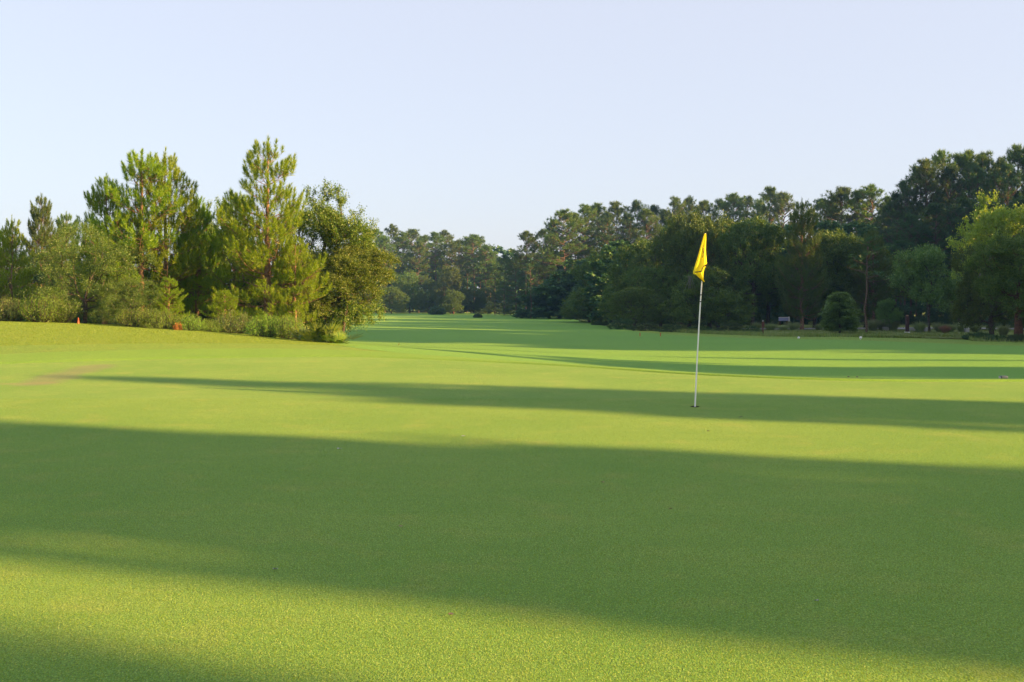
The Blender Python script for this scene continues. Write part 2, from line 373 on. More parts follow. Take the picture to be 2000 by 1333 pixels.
def make_young_pine(seed, H, W, cb=.1, whorl=.58, nper=7, nn=90, nl=.16, nw=.015, mat='pine_near', gap=.0, top_pow=.62, sh=.36, twin=False):
    rg = R(seed); b = B(); S = []; D = []; Ls = []
    z = np.linspace(0, H, 14); wob = np.cumsum(rg.normal(size=(14, 2)) * .012 * H / 7, 0); wob[0] = 0
    tp = np.stack([wob[:, 0], wob[:, 1], z], -1); b.tube(tp, np.linspace(H * .019, .012, 14), 8)
    zz = H * cb
    while zz < H - .25:
        rel = (zz - H * cb) / (H * (1 - cb))
        Lm = W / 2 * (1 - rel) ** top_pow * min(1, .7 + rel * 2.0); Lm = max(Lm, .22)
        k = nper if rel < .85 else 5; a0 = rg.rand() * 7
        for i in range(k):
            if rg.rand() < gap: continue
            a = a0 + i / k * 2 * PI + rg.normal() * .25; L = Lm * (.5 + .62 * rg.rand())
            el = math.radians(8 + 34 * rel + rg.normal() * 9); ctr = np.array([np.interp(zz, z, tp[:, 0]), np.interp(zz, z, tp[:, 1]), zz + rg.normal() * .08])
            m = 7; t = np.linspace(0, 1, m); hz = np.array([math.cos(a), math.sin(a), 0])
            pts = ctr + np.outer(t * L * math.cos(el), hz); pts[:, 2] += t * L * math.sin(el) - .10 * L * np.sin(PI * t) * (1 - rel) + .30 * L * t ** 3 * (1 - .6 * rel)
            side = np.array([-hz[1], hz[0], 0]); pts += np.outer(np.sin(t * 3) * rg.normal() * .06 * L, side)
            b.tube(pts, np.linspace(max(.01, .02 * L ** .8), .006, m), 4, cap=False)
            # brush at the tip and on side shoots
            tdir = unit(unit(pts[-1] - pts[-2]) * .5 + np.array([0, 0, .9]))
            S.append(pts[-1]); D.append(tdir); Ls.append(sh * (1 + .3 * rg.rand()))
            ns = int(L / .13)
            for j in range(ns):
                tt = .30 + .68 * (j + rg.rand() * .6) / max(ns, 1)
                if tt > 1: continue
                q = np.array([np.interp(tt, t, pts[:, c]) for c in range(3)]); sd = 1 if j % 2 else -1
                sl = (.18 + .48 * (1 - tt) * min(1.6, L)) * (.6 + .6 * rg.rand())
                d1 = unit(hz * .75 + side * sd * (.8 + .3 * rg.rand()) + np.array([0, 0, .25 + .3 * rg.rand()]))
                e = q + d1 * sl; b.tube(np.array([q, (q + e) / 2 + [0, 0, -.03], e]), [.007, .006, .005], 3, cap=False)
                S.append(e); D.append(unit(d1 * .30 + np.array([0, 0, 1.]) + rg.normal(size=3) * .16)); Ls.append(sh * (.7 + .5 * rg.rand()))
                if sl > .42: S.append((q + e) / 2); D.append(unit(d1 * .3 - side * sd * .2 + np.array([0, 0, 1.]))); Ls.append(sh * .8)
        zz += whorl * (.8 + .4 * rg.rand()) * (1.0 if rel < .7 else .8)
    # leader candles
    for q in range(4):
        S.append(tp[-1] - np.array([0, 0, .28 * (q > 0) + .1])); D.append(unit(np.array([rg.normal() * .16 * (q > 0), rg.normal() * .16 * (q > 0), 1]))); Ls.append((.55 if q == 0 else .4))
    S.append(tp[-1] - [0, 0, .6]); D.append(np.array([0, 0, 1.])); Ls.append(.6)
    S = np.array(S); D = np.array(D); Ls = np.array(Ls)
    V, Fq = brush(S, D, Ls, nn, nl, nw, rg, (.25, 1.15))
    return mesh_np('crown', V, Fq, M[mat]), b.mesh('trunk', M['bark_young'], True), H, W
def make_tall_pine(seed, H=20, W=6, cb=.5, nb=34, nt_=11, nn=30, nl=.46, nw=.055, mat='pine', top=.8, bark='bark_pine', dead=6, r0=.17):
    """tall straight pine: bare stem below, uneven crown of tufted limbs above"""
    rg = R(seed); b = B(); z = np.linspace(0, H * .985, 12); wob = np.cumsum(rg.normal(size=(12, 2)) * .05, 0); wob[0] = 0
    tp = np.stack([wob[:, 0], wob[:, 1], z], -1); b.tube(tp, np.linspace(r0, .03, 12), 7)
    S = []; D = []
    for i in range(nb):
        rel = (i + rg.rand()) / nb; zz = H * (cb + (1 - cb) * rel * .98)
        env = (math.sin(PI * min(1, (rel * .75 + .22))) ** .7) * (1 if rel < .8 else 1 - (rel - .8) * 2.2)
        L = W / 2 * env * (.6 + .6 * rg.rand()) + .3; a = rg.rand() * 2 * PI; el = math.radians(-5 + 50 * rel ** 1.3 + rg.normal() * 10)
        hz = np.array([math.cos(a), math.sin(a), 0]); t = np.linspace(0, 1, 5); ctr = np.array([np.interp(zz, z, tp[:, 0]), np.interp(zz, z, tp[:, 1]), zz])
        pts = ctr + np.outer(t * L * math.cos(el), hz); pts[:, 2] += t * L * math.sin(el) + .16 * L * t ** 2
        b.tube(pts, np.linspace(.02 + .018 * L, .012, 5), 4, cap=False); side = np.array([-hz[1], hz[0], 0])
        for j in range(nt_):
            tt = .4 + .62 * rg.rand(); q = np.array([np.interp(min(tt, 1), t, pts[:, c]) for c in range(3)])
            e = q + side * rg.normal() * .30 * L * .7 + hz * rg.normal() * .2 + np.array([0, 0, .12 + .38 * rg.rand()])
            b.tube(np.array([q, e]), [.012, .008], 3, cap=False); S.append(e); D.append(unit((e - q) * .6 + np.array([0, 0, .5]) + rg.normal(size=3) * .3))
    for i in range(dead):
        zz = H * (cb * (.55 + .45 * rg.rand())); a = rg.rand() * 7; L = .4 + rg.rand() * .9
        b.tube(np.array([[0, 0, zz], [math.cos(a) * L, math.sin(a) * L, zz + L * .2]]) + [np.interp(zz, z, tp[:, 0]), np.interp(zz, z, tp[:, 1]), 0], [.03, .012], 3, cap=False)
    for q in range(6): S.append(tp[-1] + rg.normal(size=3) * [.25, .25, .2] - [0, 0, .3]); D.append(np.array([rg.normal() * .2, rg.normal() * .2, 1.]))
    V, Fq = brush(np.array(S), np.array(D), .3, nn, nl, nw, rg, (.5, 1.75))
    return mesh_np('crown', V, Fq, M[mat]), b.mesh('trunk', M[bark], True), H, W
def make_bush(seed, H=1.5, W=1.8, n=150, nleaf=60, ll=.055, lw=.018, mat='bush', dome=.9, spray=.5):
    rg = R(seed); b = B(); C = []; A = []
    for i in range(n):
        a = rg.rand() * 2 * PI; q = math.sqrt(rg.rand()); hh = H * math.sqrt(max(.05, 1 - (q * dome) ** 2)) * (.72 + .33 * rg.rand())
        e = np.array([math.cos(a) * q * W / 2, math.sin(a) * q * W / 2, hh]); s = np.array([e[0] * .15, e[1] * .15, 0])
        t = np.linspace(0, 1, 5)[:, None]; pts = s * (1 - t) + e * t; pts[:, :2] += np.outer(np.sin(t[:, 0] * PI), e[:2]) * .35
        b.tube(pts, np.linspace(.012, .004, 5), 3, cap=False)
        tt = .12 + .88 * rg.rand(nleaf) ** .75; c = np.stack([np.interp(tt, t[:, 0], pts[:, k]) for k in range(3)], -1) + rg.normal(size=(nleaf, 3)) * .055 * (H / 1.5) ** .5
        c[:, 2] = np.maximum(c[:, 2], .02); dd = unit(pts[-1] - pts[-2]); C.append(c); A.append(dd + rg.normal(size=(nleaf, 3)) * .5)
    C = np.concatenate(C); A = np.concatenate(A); sz = ll * (.7 + .6 * rg.rand(len(C)))
    V, Fq = leaves(C, A, sz, sz * lw / ll, rg, .3)
    return mesh_np('foliage', V, Fq, M[mat]), b.mesh('stems', M['bark_oak']), H, W
def make_tuft(seed, H=1.2, W=1.4, n=700, w=.016, mat='reed', bend=.5):
    rg = R(seed); a = rg.rand(n) * 2 * PI; q = np.sqrt(rg.rand(n)); L = H * (.7 + .4 * rg.rand(n))
    base = np.stack([np.cos(a) * q * W * .12, np.sin(a) * q * W * .12, 0 * a], -1); out = np.stack([np.cos(a), np.sin(a), 0 * a], -1)
    side = np.stack([-np.sin(a), np.cos(a), 0 * a], -1) * w / 2; V = []; t = [0, .4, .75, 1]
    for k, tt in enumerate(t):
        c = base + out * (q * W * .42 * tt ** 1.6)[:, None]; c[:, 2] = L * (tt - bend * .45 * q * tt ** 2.5); ww = side * (1, .9, .6, .08)[k]
        V += [c - ww, c + ww]
    V = np.stack(V, 1).reshape(-1, 3); f = np.array([[0, 1, 3, 2], [2, 3, 5, 4], [4, 5, 7, 6]]); Fq = (np.arange(n)[:, None, None] * 8 + f[None]).reshape(-1, 4)
    return mesh_np('blades', V, Fq, M[mat])
def make_palmetto(seed, n=46, H=1.0):
    rg = R(seed); b = B(); V = []; Fq = []; c = 0
    for i in range(n):
        a = rg.rand() * 2 * PI; el = math.radians(18 + 62 * rg.rand()); L = H * (.55 + .45 * rg.rand()); hz = np.array([math.cos(a), math.sin(a), 0]); o = np.array([rg.normal() * .28, rg.normal() * .22, 0])
        ax = hz * math.cos(el) + np.array([0, 0, math.sin(el)]); e = o + ax * L * .6; b.tube(np.array([o, o + ax * L * .3, e]), [.012, .01, .008], 4)
        side = unit(np.cross(ax, [0, 0, 1.])); up = np.cross(side, ax); ns = 13
        for k in range(ns):
            th = (k / (ns - 1) - .5) * math.radians(200); d = unit(ax * math.cos(th) + side * math.sin(th) + up * (.12 - .10 * rg.rand())); l = L * .55 * (.8 + .25 * math.cos(th)); w = unit(np.cross(d, up)) * .026
            mid = e + d * l * .5; tip = e + d * l + np.array([0, 0, -.06 * l])
            V += [e, mid - w, tip, mid + w]; Fq.append([c, c + 1, c + 2, c + 3]); c += 4
    return mesh_np('fronds', np.array(V), np.array(Fq), M['palmetto']), b.mesh('stems', M['palmetto'])

def plant(name, proto, px, ytop, Y, wpx, label, cat='tree', group=None, names=('crown', 'trunk'), rot=None, hscale=None, sink=.05, wfac=1.0):
    """stand a copy of a prototype at picture column px and distance Y, as tall and wide as the photograph shows it"""
    cr, tr, H, W = proto; x = gx(px, Y); z = float(zt(x, Y)) - sink
    Ht = CH + (HY - ytop) * Y / F - z; Wt = wpx * Y / F * wfac
    e = bpy.data.objects.new(name, None); col.objects.link(e); e.location = (x, Y, z); e.empty_display_size = .3
    e.rotation_euler = (0, 0, rng.rand() * 6.28 if rot is None else rot); e.scale = (Wt / W, Wt / W, Ht / H)
    tag(e, label, cat, group); link(names[0], cr, e); link(names[1], tr, e)
    return e
# ------------------------------------------------------------------ ground sheets
def grid(name, X, Y, Z, mat, kind='structure', smooth=True):
    n, m = X.shape; V = np.stack([X, Y, Z], -1).reshape(-1, 3)
    i = np.arange(n - 1)[:, None] * m; j = np.arange(m - 1)[None]
    Fq = np.stack([i + j, i + m + j, i + m + j + 1, i + j + 1], -1).reshape(-1, 4)
    return tag(link(name, mesh_np(name, V, Fq, mat, smooth)), kind=kind)
ang = np.radians(np.concatenate([np.linspace(-180, -40, 40)[:-1], np.linspace(-40, 40, 500), np.linspace(40, 180, 40)[1:]]))
rad = np.concatenate([[0.01, 1.5], np.exp(np.linspace(math.log(3), math.log(3600), 430))])
A_, R_ = np.meshgrid(ang, rad, indexing='ij')
gX, gY = R_ * np.sin(A_), R_ * np.cos(A_)
grid('ground', gX, gY, zt(gX, gY), M['rough'])['label'] = 'rough grass of the golf course falling away to the woods'
EP = np.array([-500, 0, 350, 700, 1000, 1200, 1400, 1650, 2000, 2500]); EY = np.array([18.5, 20.8, 22.3, 23.2, 21.8, 20.1, 18.4, 17.2, 17.3, 18.5])
EX = gx(EP, EY)
fineX = np.linspace(-19, 18, 300)
from math import exp
def edgeY(x): return np.interp(x, EX, EY)
ex = edgeY(fineX); kk = np.exp(-.5 * (np.arange(-20, 21) / 7.) ** 2); kk /= kk.sum()
ex = np.convolve(np.pad(ex, 20, mode='edge'), kk, 'valid')
t = np.linspace(0, 1, 120)[None] ** .8
gx_ = np.repeat(fineX[:, None], 120, 1); gy_ = -14 + t * (ex[:, None] + 14)
o = grid('putting_green', gx_, gy_, zt(gx_, gy_) + .014, M['green']); o['label'] = 'closely mown pale putting green'
# fringe: wide apron on the left, thin collar on the right
fw = np.interp(fineX, [-19, -10, -3, 1, 4, 18], [3.6, 3.0, 2.6, 1.5, .7, .7])
t = np.linspace(0, 1, 14)[None]
gx_ = np.repeat(fineX[:, None], 14, 1); gy_ = ex[:, None] - .02 + t * fw[:, None]
lipz = .042 * np.minimum(1, np.minimum(t / .06, (1.001 - t) / .25)) + 0 * gx_
o = grid('fringe', gx_, gy_, zt(gx_, gy_) + lipz, M['fringe']); o['label'] = 'slightly longer grass collar round the putting green'
# fairway in (column, distance)
pu = np.linspace(640, 2700, 420)
near = np.interp(pu, [640, 700, 800, 900, 1000, 1200, 1300, 2700], [28.2, 26.6, 25.2, 24.2, 23.2, 20.9, 19.4, 18.2])
far = np.interp(pu, [640, 700, 1000, 1080, 1130, 1180, 1240, 1350, 1500, 1700, 2000, 2700], [240, 250, 250, 200, 130, 100, 76, 67, 58, 49, 44, 44])
far = np.convolve(np.pad(far, 20, mode='edge'), kk, 'valid')
t = np.linspace(0, 1, 260)[None]
gy_ = np.exp(np.log(near)[:, None] * (1 - t) + np.log(far)[:, None] * t); gx_ = (pu[:, None] - CX) * gy_ / F
o = grid('fairway', gx_, gy_, zt(gx_, gy_) + .003 + (.013 + .0004 * gy_) * np.minimum(1, t / .05), M['fairway']); o['label'] = 'smooth green fairway running between the woods'
# unmown ground under the right-hand trees
pu = np.linspace(1120, 3400, 300)
near = np.interp(pu, [1120, 1180, 1240, 1350, 1500, 1700, 2000, 3400], [150, 112, 88, 78, 70, 66, 56, 50])
t = np.linspace(0, 1, 120)[None]
gy_ = near[:, None] * (1 - t) + 260 * t; gx_ = (pu[:, None] - CX) * gy_ / F
o = grid('woodland_floor', gx_, gy_, zt(gx_, gy_) + .02 + .0004 * gy_, M['native']); o['label'] = 'unmown dark grass and litter under the trees'

# real blades on the near part of the green, thinning out with distance
def blades(name, n, ysamp, half, h, w, mat, zoff, lean=.55, seed=3, label=''):
    rg = R(seed); y = ysamp(rg, n); x = (rg.rand(n) * 2 - 1) * half * y
    z = zt(x, y) + zoff; a = rg.rand(n) * 2 * PI; hh = h * (.6 + .8 * rg.rand(n)); dr = rg.normal(size=(n, 2)) * lean * hh[:, None]
    c = np.stack([x, y, z], -1); s = np.stack([np.cos(a), np.sin(a), 0 * a], -1) * w / 2
    tip = c + np.stack([dr[:, 0], dr[:, 1], hh], -1)
    V = np.stack([c - s, c + s, tip], 1).reshape(-1, 3)
    o = link(name, mesh_np(name, V, np.arange(n * 3).reshape(-1, 3), mat)); return tag(o, label, None, kind='stuff')
def near_y(rg, n):
    y = 3.2 + 11 * rg.rand(n) ** 1.25
    return y
blades('short_grass', 640000, near_y, .62, .0085, .0036, M['blade'], .011, label='short blades of the mown green nearest the camera')
def mound_y(rg, n): return 24 + 14 * rg.rand(n)
def mound_blades():
    rg = R(5); n = 300000; y = 22.5 + 17 * rg.rand(n); px = -150 + 900 * rg.rand(n)
    thr = np.interp(px, [-150, 700, 760], [24.2, 27.5, 29]); k = y > thr; y, px = y[k], px[k]; n = len(y); x = gx(px, y)
    z = zt(x, y); a = rg.rand(n) * 7; hh = .020 * (.4 + rg.rand(n)); c = np.stack([x, y, z], -1); s = np.stack([np.cos(a), np.sin(a), 0 * a], -1) * .004
    tip = c + np.stack([rg.normal(size=n) * .02, rg.normal(size=n) * .02, hh], -1)
    o = link('rough_grass', mesh_np('rough_grass', np.stack([c - s, c + s, tip], 1).reshape(-1, 3), np.arange(n * 3).reshape(-1, 3), M['bank_blade']))
    tag(o, 'rougher uneven grass on the bank behind the green', kind='stuff')
mound_blades()
def long_grass():
    rg = R(6); n = 120000; px = 1130 + 1500 * rg.rand(n)
    nr = np.interp(px, [1120, 1180, 1240, 1350, 1500, 1700, 1880, 1900, 2000, 3400], [135, 112, 88, 76, 66, 64, 62, 55, 52, 50]); y = nr + (34 * rg.rand(n) ** 1.6)
    x = gx(px, y); cl = np.sin(x * 1.1) * np.sin(y * .7 + x * .3) + rg.normal(size=n) * .5; k = cl > -.2; x, y = x[k], y[k]; n = len(x)
    a = rg.rand(n) * 7; hh = (.12 + .22 * rg.rand(n)) * np.clip(.5 + .5 * np.sin(x * .6 + y * .4), .25, 1); c = np.stack([x, y, zt(x, y)], -1); s = np.stack([np.cos(a), np.sin(a), 0 * a], -1) * .025
    tip = c + np.stack([rg.normal(size=n) * .07, rg.normal(size=n) * .07, hh], -1)
    o = link('long_grass', mesh_np('long_grass', np.stack([c - s, c + s, tip], 1).reshape(-1, 3), np.arange(n * 3).reshape(-1, 3), M['long_blade']))
    tag(o, 'long unmown grass along the foot of the woods', kind='stuff')
long_grass()

# ------------------------------------------------------------------ plant prototypes
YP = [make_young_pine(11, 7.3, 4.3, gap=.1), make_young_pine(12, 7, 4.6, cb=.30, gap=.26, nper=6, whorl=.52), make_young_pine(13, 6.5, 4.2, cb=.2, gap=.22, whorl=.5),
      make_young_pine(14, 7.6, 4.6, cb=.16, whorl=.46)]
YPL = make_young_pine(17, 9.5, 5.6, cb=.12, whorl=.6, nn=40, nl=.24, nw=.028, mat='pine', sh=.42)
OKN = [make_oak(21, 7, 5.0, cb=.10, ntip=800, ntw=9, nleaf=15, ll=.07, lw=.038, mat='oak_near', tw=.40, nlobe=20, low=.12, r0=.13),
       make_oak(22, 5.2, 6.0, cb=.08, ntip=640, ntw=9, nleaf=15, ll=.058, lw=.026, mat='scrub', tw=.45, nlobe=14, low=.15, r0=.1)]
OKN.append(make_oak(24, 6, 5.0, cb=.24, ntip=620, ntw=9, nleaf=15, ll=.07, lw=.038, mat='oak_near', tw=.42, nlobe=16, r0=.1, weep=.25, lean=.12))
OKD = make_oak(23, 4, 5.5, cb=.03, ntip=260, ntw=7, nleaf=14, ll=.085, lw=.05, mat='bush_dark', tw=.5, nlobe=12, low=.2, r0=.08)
OK = [make_oak(31 + i, 11, (12, 10.5, 13)[i], cb=.12, ntip=760, ntw=8, nleaf=13, ll=.17, lw=.11, tw=.7, nlobe=22, low=.1, r0=.28) for i in range(3)]
OKS = make_oak(38, 8, 6.5, cb=.26, ntip=460, ntw=7, nleaf=12, ll=.15, lw=.08, mat='fresh', tw=.6, nlobe=9, r0=.12, bark='bark_oak')
OKH = make_oak(36, 11, 11, cb=.27, ntip=640, ntw=8, nleaf=13, ll=.17, lw=.11, tw=.7, nlobe=18, r0=.26)
OKW = make_oak(39, 9, 6.5, cb=.30, ntip=300, ntw=8, nleaf=14, ll=.15, lw=.07, mat='sunlit_leaf', tw=.6, nlobe=13, r0=.16, weep=.05)
OKR = make_oak(33, 9, 8.5, cb=.25, ntip=600, ntw=8, nleaf=14, ll=.13, lw=.07, tw=.6, nlobe=16, r0=.42, bark='bark_red')
TP = [make_tall_pine(41 + i, 20, (6.5, 5.5, 7.5, 6)[i], cb=(.48, .55, .42, .6)[i], nb=(56, 46, 62, 44)[i]) for i in range(4)]
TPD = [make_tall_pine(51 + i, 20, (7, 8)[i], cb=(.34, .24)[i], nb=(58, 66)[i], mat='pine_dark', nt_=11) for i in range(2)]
TPX = make_tall_pine(57, 12, 3.4, cb=.55, nb=16, nt_=4, nn=22, nl=.32, nw=.04, mat='pine_dark', r0=.1)
BU = [make_bush(61), make_bush(62, 1.4, 2.2, dome=.95), make_bush(63, 1.6, 1.5, dome=.75, n=130, ll=.06, lw=.015)]
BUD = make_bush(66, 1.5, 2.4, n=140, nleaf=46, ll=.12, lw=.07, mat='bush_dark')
BUR = make_bush(67, 1.2, 1.5, mat='scrub', n=110)
def make_layered(seed=71, H=3.2, W=3.0):
    rg = R(seed); b = B(); C = []; A = []
    b.tube(np.array([[0, 0, 0], [.03, 0, H * .5], [0, .02, H * .97]]), [.10, .06, .015], 7)
    for zz in np.arange(.35, H * .98, .13):
        rel = (zz - .35) / (H - .35); L = W / 2 * (math.sin(PI * min(1, .28 + rel * .72)) ** .6) * (1.02 if rel < .6 else 1) + .08
        for i in range(8):
            a = rg.rand() * 7; l = L * (.75 + .35 * rg.rand()); hz = np.array([math.cos(a), math.sin(a), 0]); t = np.linspace(0, 1, 5)
            pts = np.array([0, 0, zz]) + np.outer(t * l, hz); pts[:, 2] += (.12 - .1 * t) * t * l * 1.5 + .06 * t ** 3
            b.tube(pts, np.linspace(.018, .005, 5), 3, cap=False); n = 330; tt = .25 + .75 * rg.rand(n) ** .7
            c = np.array([0, 0, zz]) + hz * (tt * l)[:, None] + rg.normal(size=(n, 3)) * np.array([.12, .12, .06]); c[:, 2] += (.12 - .1 * tt) * tt * l * 1.5; C.append(c); A.append(hz + rg.normal(size=(n, 3)) * [.6, .6, .15])
    C = np.concatenate(C); A = np.concatenate(A); V, Fq = leaves(C, A, .12, .06, rg, 1.2)
    return mesh_np('crown', V, Fq, M['fresh']), b.mesh('trunk', M['bark_oak'], True), H, W
LAY = make_layered()

# ------------------------------------------------------------------ the near group of trees left of the green
P = plant
P('young_pine', YP[1], 275, 318, 37.0, 205, 'tall young pine with open crown, left of the two touching tops', 'pine tree', rot=.4, wfac=1.3)
P('young_pine', YP[2], 325, 314, 37.8, 190, 'bright young pine whose top stands just right of its twin', 'pine tree', rot=2.2, wfac=1.28)
P('young_pine', YP[3], 205, 358, 38.6, 150, 'shorter young pine leaning into the left side of the twin tops', 'pine tree', rot=4.2, wfac=1.15)
P('young_pine', YP[0], 520, 291, 37.0, 205, 'tallest cone-shaped young pine beside the round oak', 'pine tree', rot=1.0, wfac=1.32)
P('young_pine', YP[1], 462, 395, 38.6, 170, 'young pine half hidden at the left flank of the tallest cone-shaped pine', 'pine tree', rot=3.0, wfac=1.15)
P('young_pine', YP[2], 575, 470, 36.4, 130, 'low young pine filling the right skirt of the tallest cone-shaped pine', 'pine tree', rot=5.2, wfac=1.15)
P('young_pine', YP[3], 385, 395, 39.4, 130, 'young pine with thin side branches right of the twin tops', 'pine tree', rot=1.5, wfac=1.15)
P('young_pine', YP[0], 330, 545, 34.6, 95, 'small bushy pine sapling at the foot of the twin pines', 'pine tree', rot=0)
P('young_pine', YP[2], 440, 570, 35.2, 100, 'small spreading pine sapling between the two big young pines', 'pine tree', rot=2)
P('young_pine', YP[2], 22, 436, 41, 120, 'bright pine at the far left edge of the photo', 'pine tree', rot=0)
P('pine', YPL, 80, 392, 52, 120, 'dark pine rising behind the scrub oak', 'pine tree', rot=1)
P('pine', YPL, 130, 425, 55, 120, 'dark pine close behind the scrub oak, right of the dark pine top', 'pine tree', rot=4)
P('pine', YPL, 5, 455, 56, 130, 'dark pine behind the bright pine at the left edge', 'pine tree', rot=2.5)
P('live_oak', OKN[0], 640, 358, 41.5, 205, 'round live oak with fine sunlit leaves right of the tallest young pine', 'oak tree', rot=.7, wfac=1.05)
P('live_oak', OKN[2], 668, 480, 40.0, 165, 'low live oak limb mass reaching out over the fairway', 'oak tree', rot=0, wfac=1.1)
P('live_oak', OKN[0], 425, 390, 44, 150, 'live oak showing between the two big young pines', 'oak tree', rot=5)
P('scrub_oak', OKN[1], 165, 442, 34.6, 235, 'broad olive scrub oak with silvery twigs left of the twin pines', 'oak tree', rot=1)
P('scrub_oak', OKN[1], 255, 545, 33.8, 150, 'low dark green scrub oak right of the orange stake', 'oak tree', rot=3.4)
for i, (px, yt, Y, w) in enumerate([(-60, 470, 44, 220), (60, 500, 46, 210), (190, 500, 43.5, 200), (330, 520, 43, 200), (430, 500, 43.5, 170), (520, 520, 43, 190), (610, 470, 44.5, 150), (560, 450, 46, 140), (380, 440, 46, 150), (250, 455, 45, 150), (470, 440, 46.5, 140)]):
    P('filler_shrub', OKD, px, yt, Y, w, 'dark filler shrub added behind the young pines to block the light beyond', 'shrub', 'dark shrubs behind the young pines', ('crown', 'trunk'))  # dark filler, put in to close off the light behind the trunks
for args in [(BUR, 18, 578, 33.2, 80, 'brownish olive bush at the left edge of the photo'), (BU[2], 82, 568, 33, 82, 'pale green upright bush left of the orange stake'),
             (BU[2], 122, 582, 33.4, 60, 'smaller pale bush squeezed against the scrub oak'), (BU[0], 268, 598, 32.4, 90, 'rounded green bush below the left twin pine'),
             (BU[1], 318, 604, 32.2, 90, 'low light bush left of the orange dead foliage'), (BU[1], 372, 612, 32.0, 60, 'small low bush right of the orange dead foliage'),
             (BUR, 455, 604, 33.0, 90, 'dark bush in the shade below the tallest young pine'), (BU[0], 520, 608, 31.2, 80, 'light green bush left of the palmetto'),
             (BU[2], 565, 612, 31.0, 62, 'light green upright bush touching the palmetto'), (BU[1], 410, 622, 32.4, 60, 'small ragged bush beside the dark hollow under the pines')]:
    P('bush', *args[:5], args[5], 'bush', names=('foliage', 'stems'))
pf, ps = make_palmetto(81)
e = bpy.data.objects.new('saw_palmetto', None); col.objects.link(e); Yp = 29.6; e.location = (gx(618, Yp), Yp, float(zt(gx(618, Yp), Yp)) - .12); e.scale = (1.0, 1.0, .82)
tag(e, 'saw palmetto with yellow-green fan leaves at the end of the thicket', 'palmetto'); link('fronds', pf, e); link('stems', ps, e)
e2 = e.copy(); col.objects.link(e2); e2.location = (gx(652, 29.2), 29.2, float(zt(gx(652, 29.2), 29.2)) - .1); e2.scale = (.5, .6, .55); e2.rotation_euler = (0, 0, 2)
e2['label'] = 'small palmetto clump at the right tip of the thicket'
for ch in list(e.children):
    c = ch.copy(); col.objects.link(c); c.parent = e2
# orange dead foliage and orange stake
df = make_bush(91, .5, .6, n=40, nleaf=40, ll=.05, lw=.016, mat='dead_leaf')
P('dead_bush', df, 347, 628, 31.6, 18, 'small bush with dead orange foliage below the twin pines', 'bush', names=('foliage', 'stems'))
df2 = make_bush(92, .6, .4, n=14, nleaf=34, ll=.05, lw=.02, mat='dead_leaf')
b = B(); b.tube(np.array([[0, 0, 0], [0, 0, .20], [0, 0, .23]]), [.045, .022, .008], 8)
ys = 33.0; o = link('stake', b.mesh('stake', M['orange'], True), None, (gx(153, ys), ys, float(zt(gx(153, ys), ys)) - .02)); tag(o, 'short orange stake at the edge of the bushes', 'stake')

# ------------------------------------------------------------------ far woods across the end of the fairway
far_lab = 'tall thin pine in the distant row left of the sky gap'
for i, (px, yt, Y) in enumerate([(712, 470, 240), (735, 455, 246), (752, 470, 235), (764, 447, 250), (785, 462, 242), (806, 455, 250), (818, 478, 236), (831, 467, 246), (850, 461, 240),
                                 (868, 457, 252), (884, 480, 238), (896, 476, 246), (912, 470, 250), (925, 465, 240), (938, 470, 244), (948, 486, 236), (958, 500, 242), (967, 518, 236)]):
    P('tall_pine', TP[i % 4], px, yt, Y, 44 + 8 * (i % 3), far_lab, 'pine tree', 'pines of the distant row')
for i, (px, yt, Y, w) in enumerate([(690, 530, 225, 80), (725, 540, 222, 80), (765, 560, 205, 66), (800, 530, 226, 80), (838, 545, 220, 60), (884, 520, 215, 72), (925, 560, 222, 60), (955, 560, 226, 60), (985, 560, 222, 60), (880, 565, 205, 50)]):
    P('broadleaf_tree', OK[i % 3], px, yt, Y, w, 'dark rounded tree standing in front of the distant pine row', 'tree', 'rounded trees before the distant pines')
P('bush', BUD, 853, 597, 195, 34, 'lone round bush on the far fairway in front of the distant pines', 'bush', names=('foliage', 'stems'))
P('bush', BUD, 933, 611, 160, 18, 'tiny dark bush lying low on the far fairway ridge', 'bush', names=('foliage', 'stems'))
P('bush', BUD, 1172, 626, 108, 34, 'low dark bush just left of the big oak mass', 'bush', names=('foliage', 'stems'))
# middle stand right of the sky gap
for i, (px, yt, Y, w, lab) in enumerate([
    (985, 503, 190, 46, 'slim dark pine first on the right of the sky gap'), (1008, 500, 185, 60, 'dark full pine just left of the open-crowned pine'),
    (1062, 455, 172, 60, 'dark pine directly left of the big sunlit pine'), (1080, 440, 178, 66, 'dark pine top behind the big sunlit pine'),
    (1052, 520, 165, 66, 'short dense dark pine left below the big sunlit pine')]):
    P('pine', TPD[i % 2], px, yt, Y, w, lab, 'pine tree')
P('tall_pine', TP[1], 1028, 459, 172, 52, 'open-crowned pine standing above its neighbours right of the sky gap', 'pine tree')
P('tall_pine', TPX, 1037, 520, 150, 30, 'slender pine with long bare stem on the fairway edge', 'pine tree')
P('tall_pine', TPX, 967, 545, 190, 22, 'thin small pine on the edge left of the slender bare-stemmed pine', 'pine tree')
P('tall_pine', TP[2], 1103, 420, 165, 88, 'big sunlit pine with glowing trunk in the middle stand', 'pine tree')
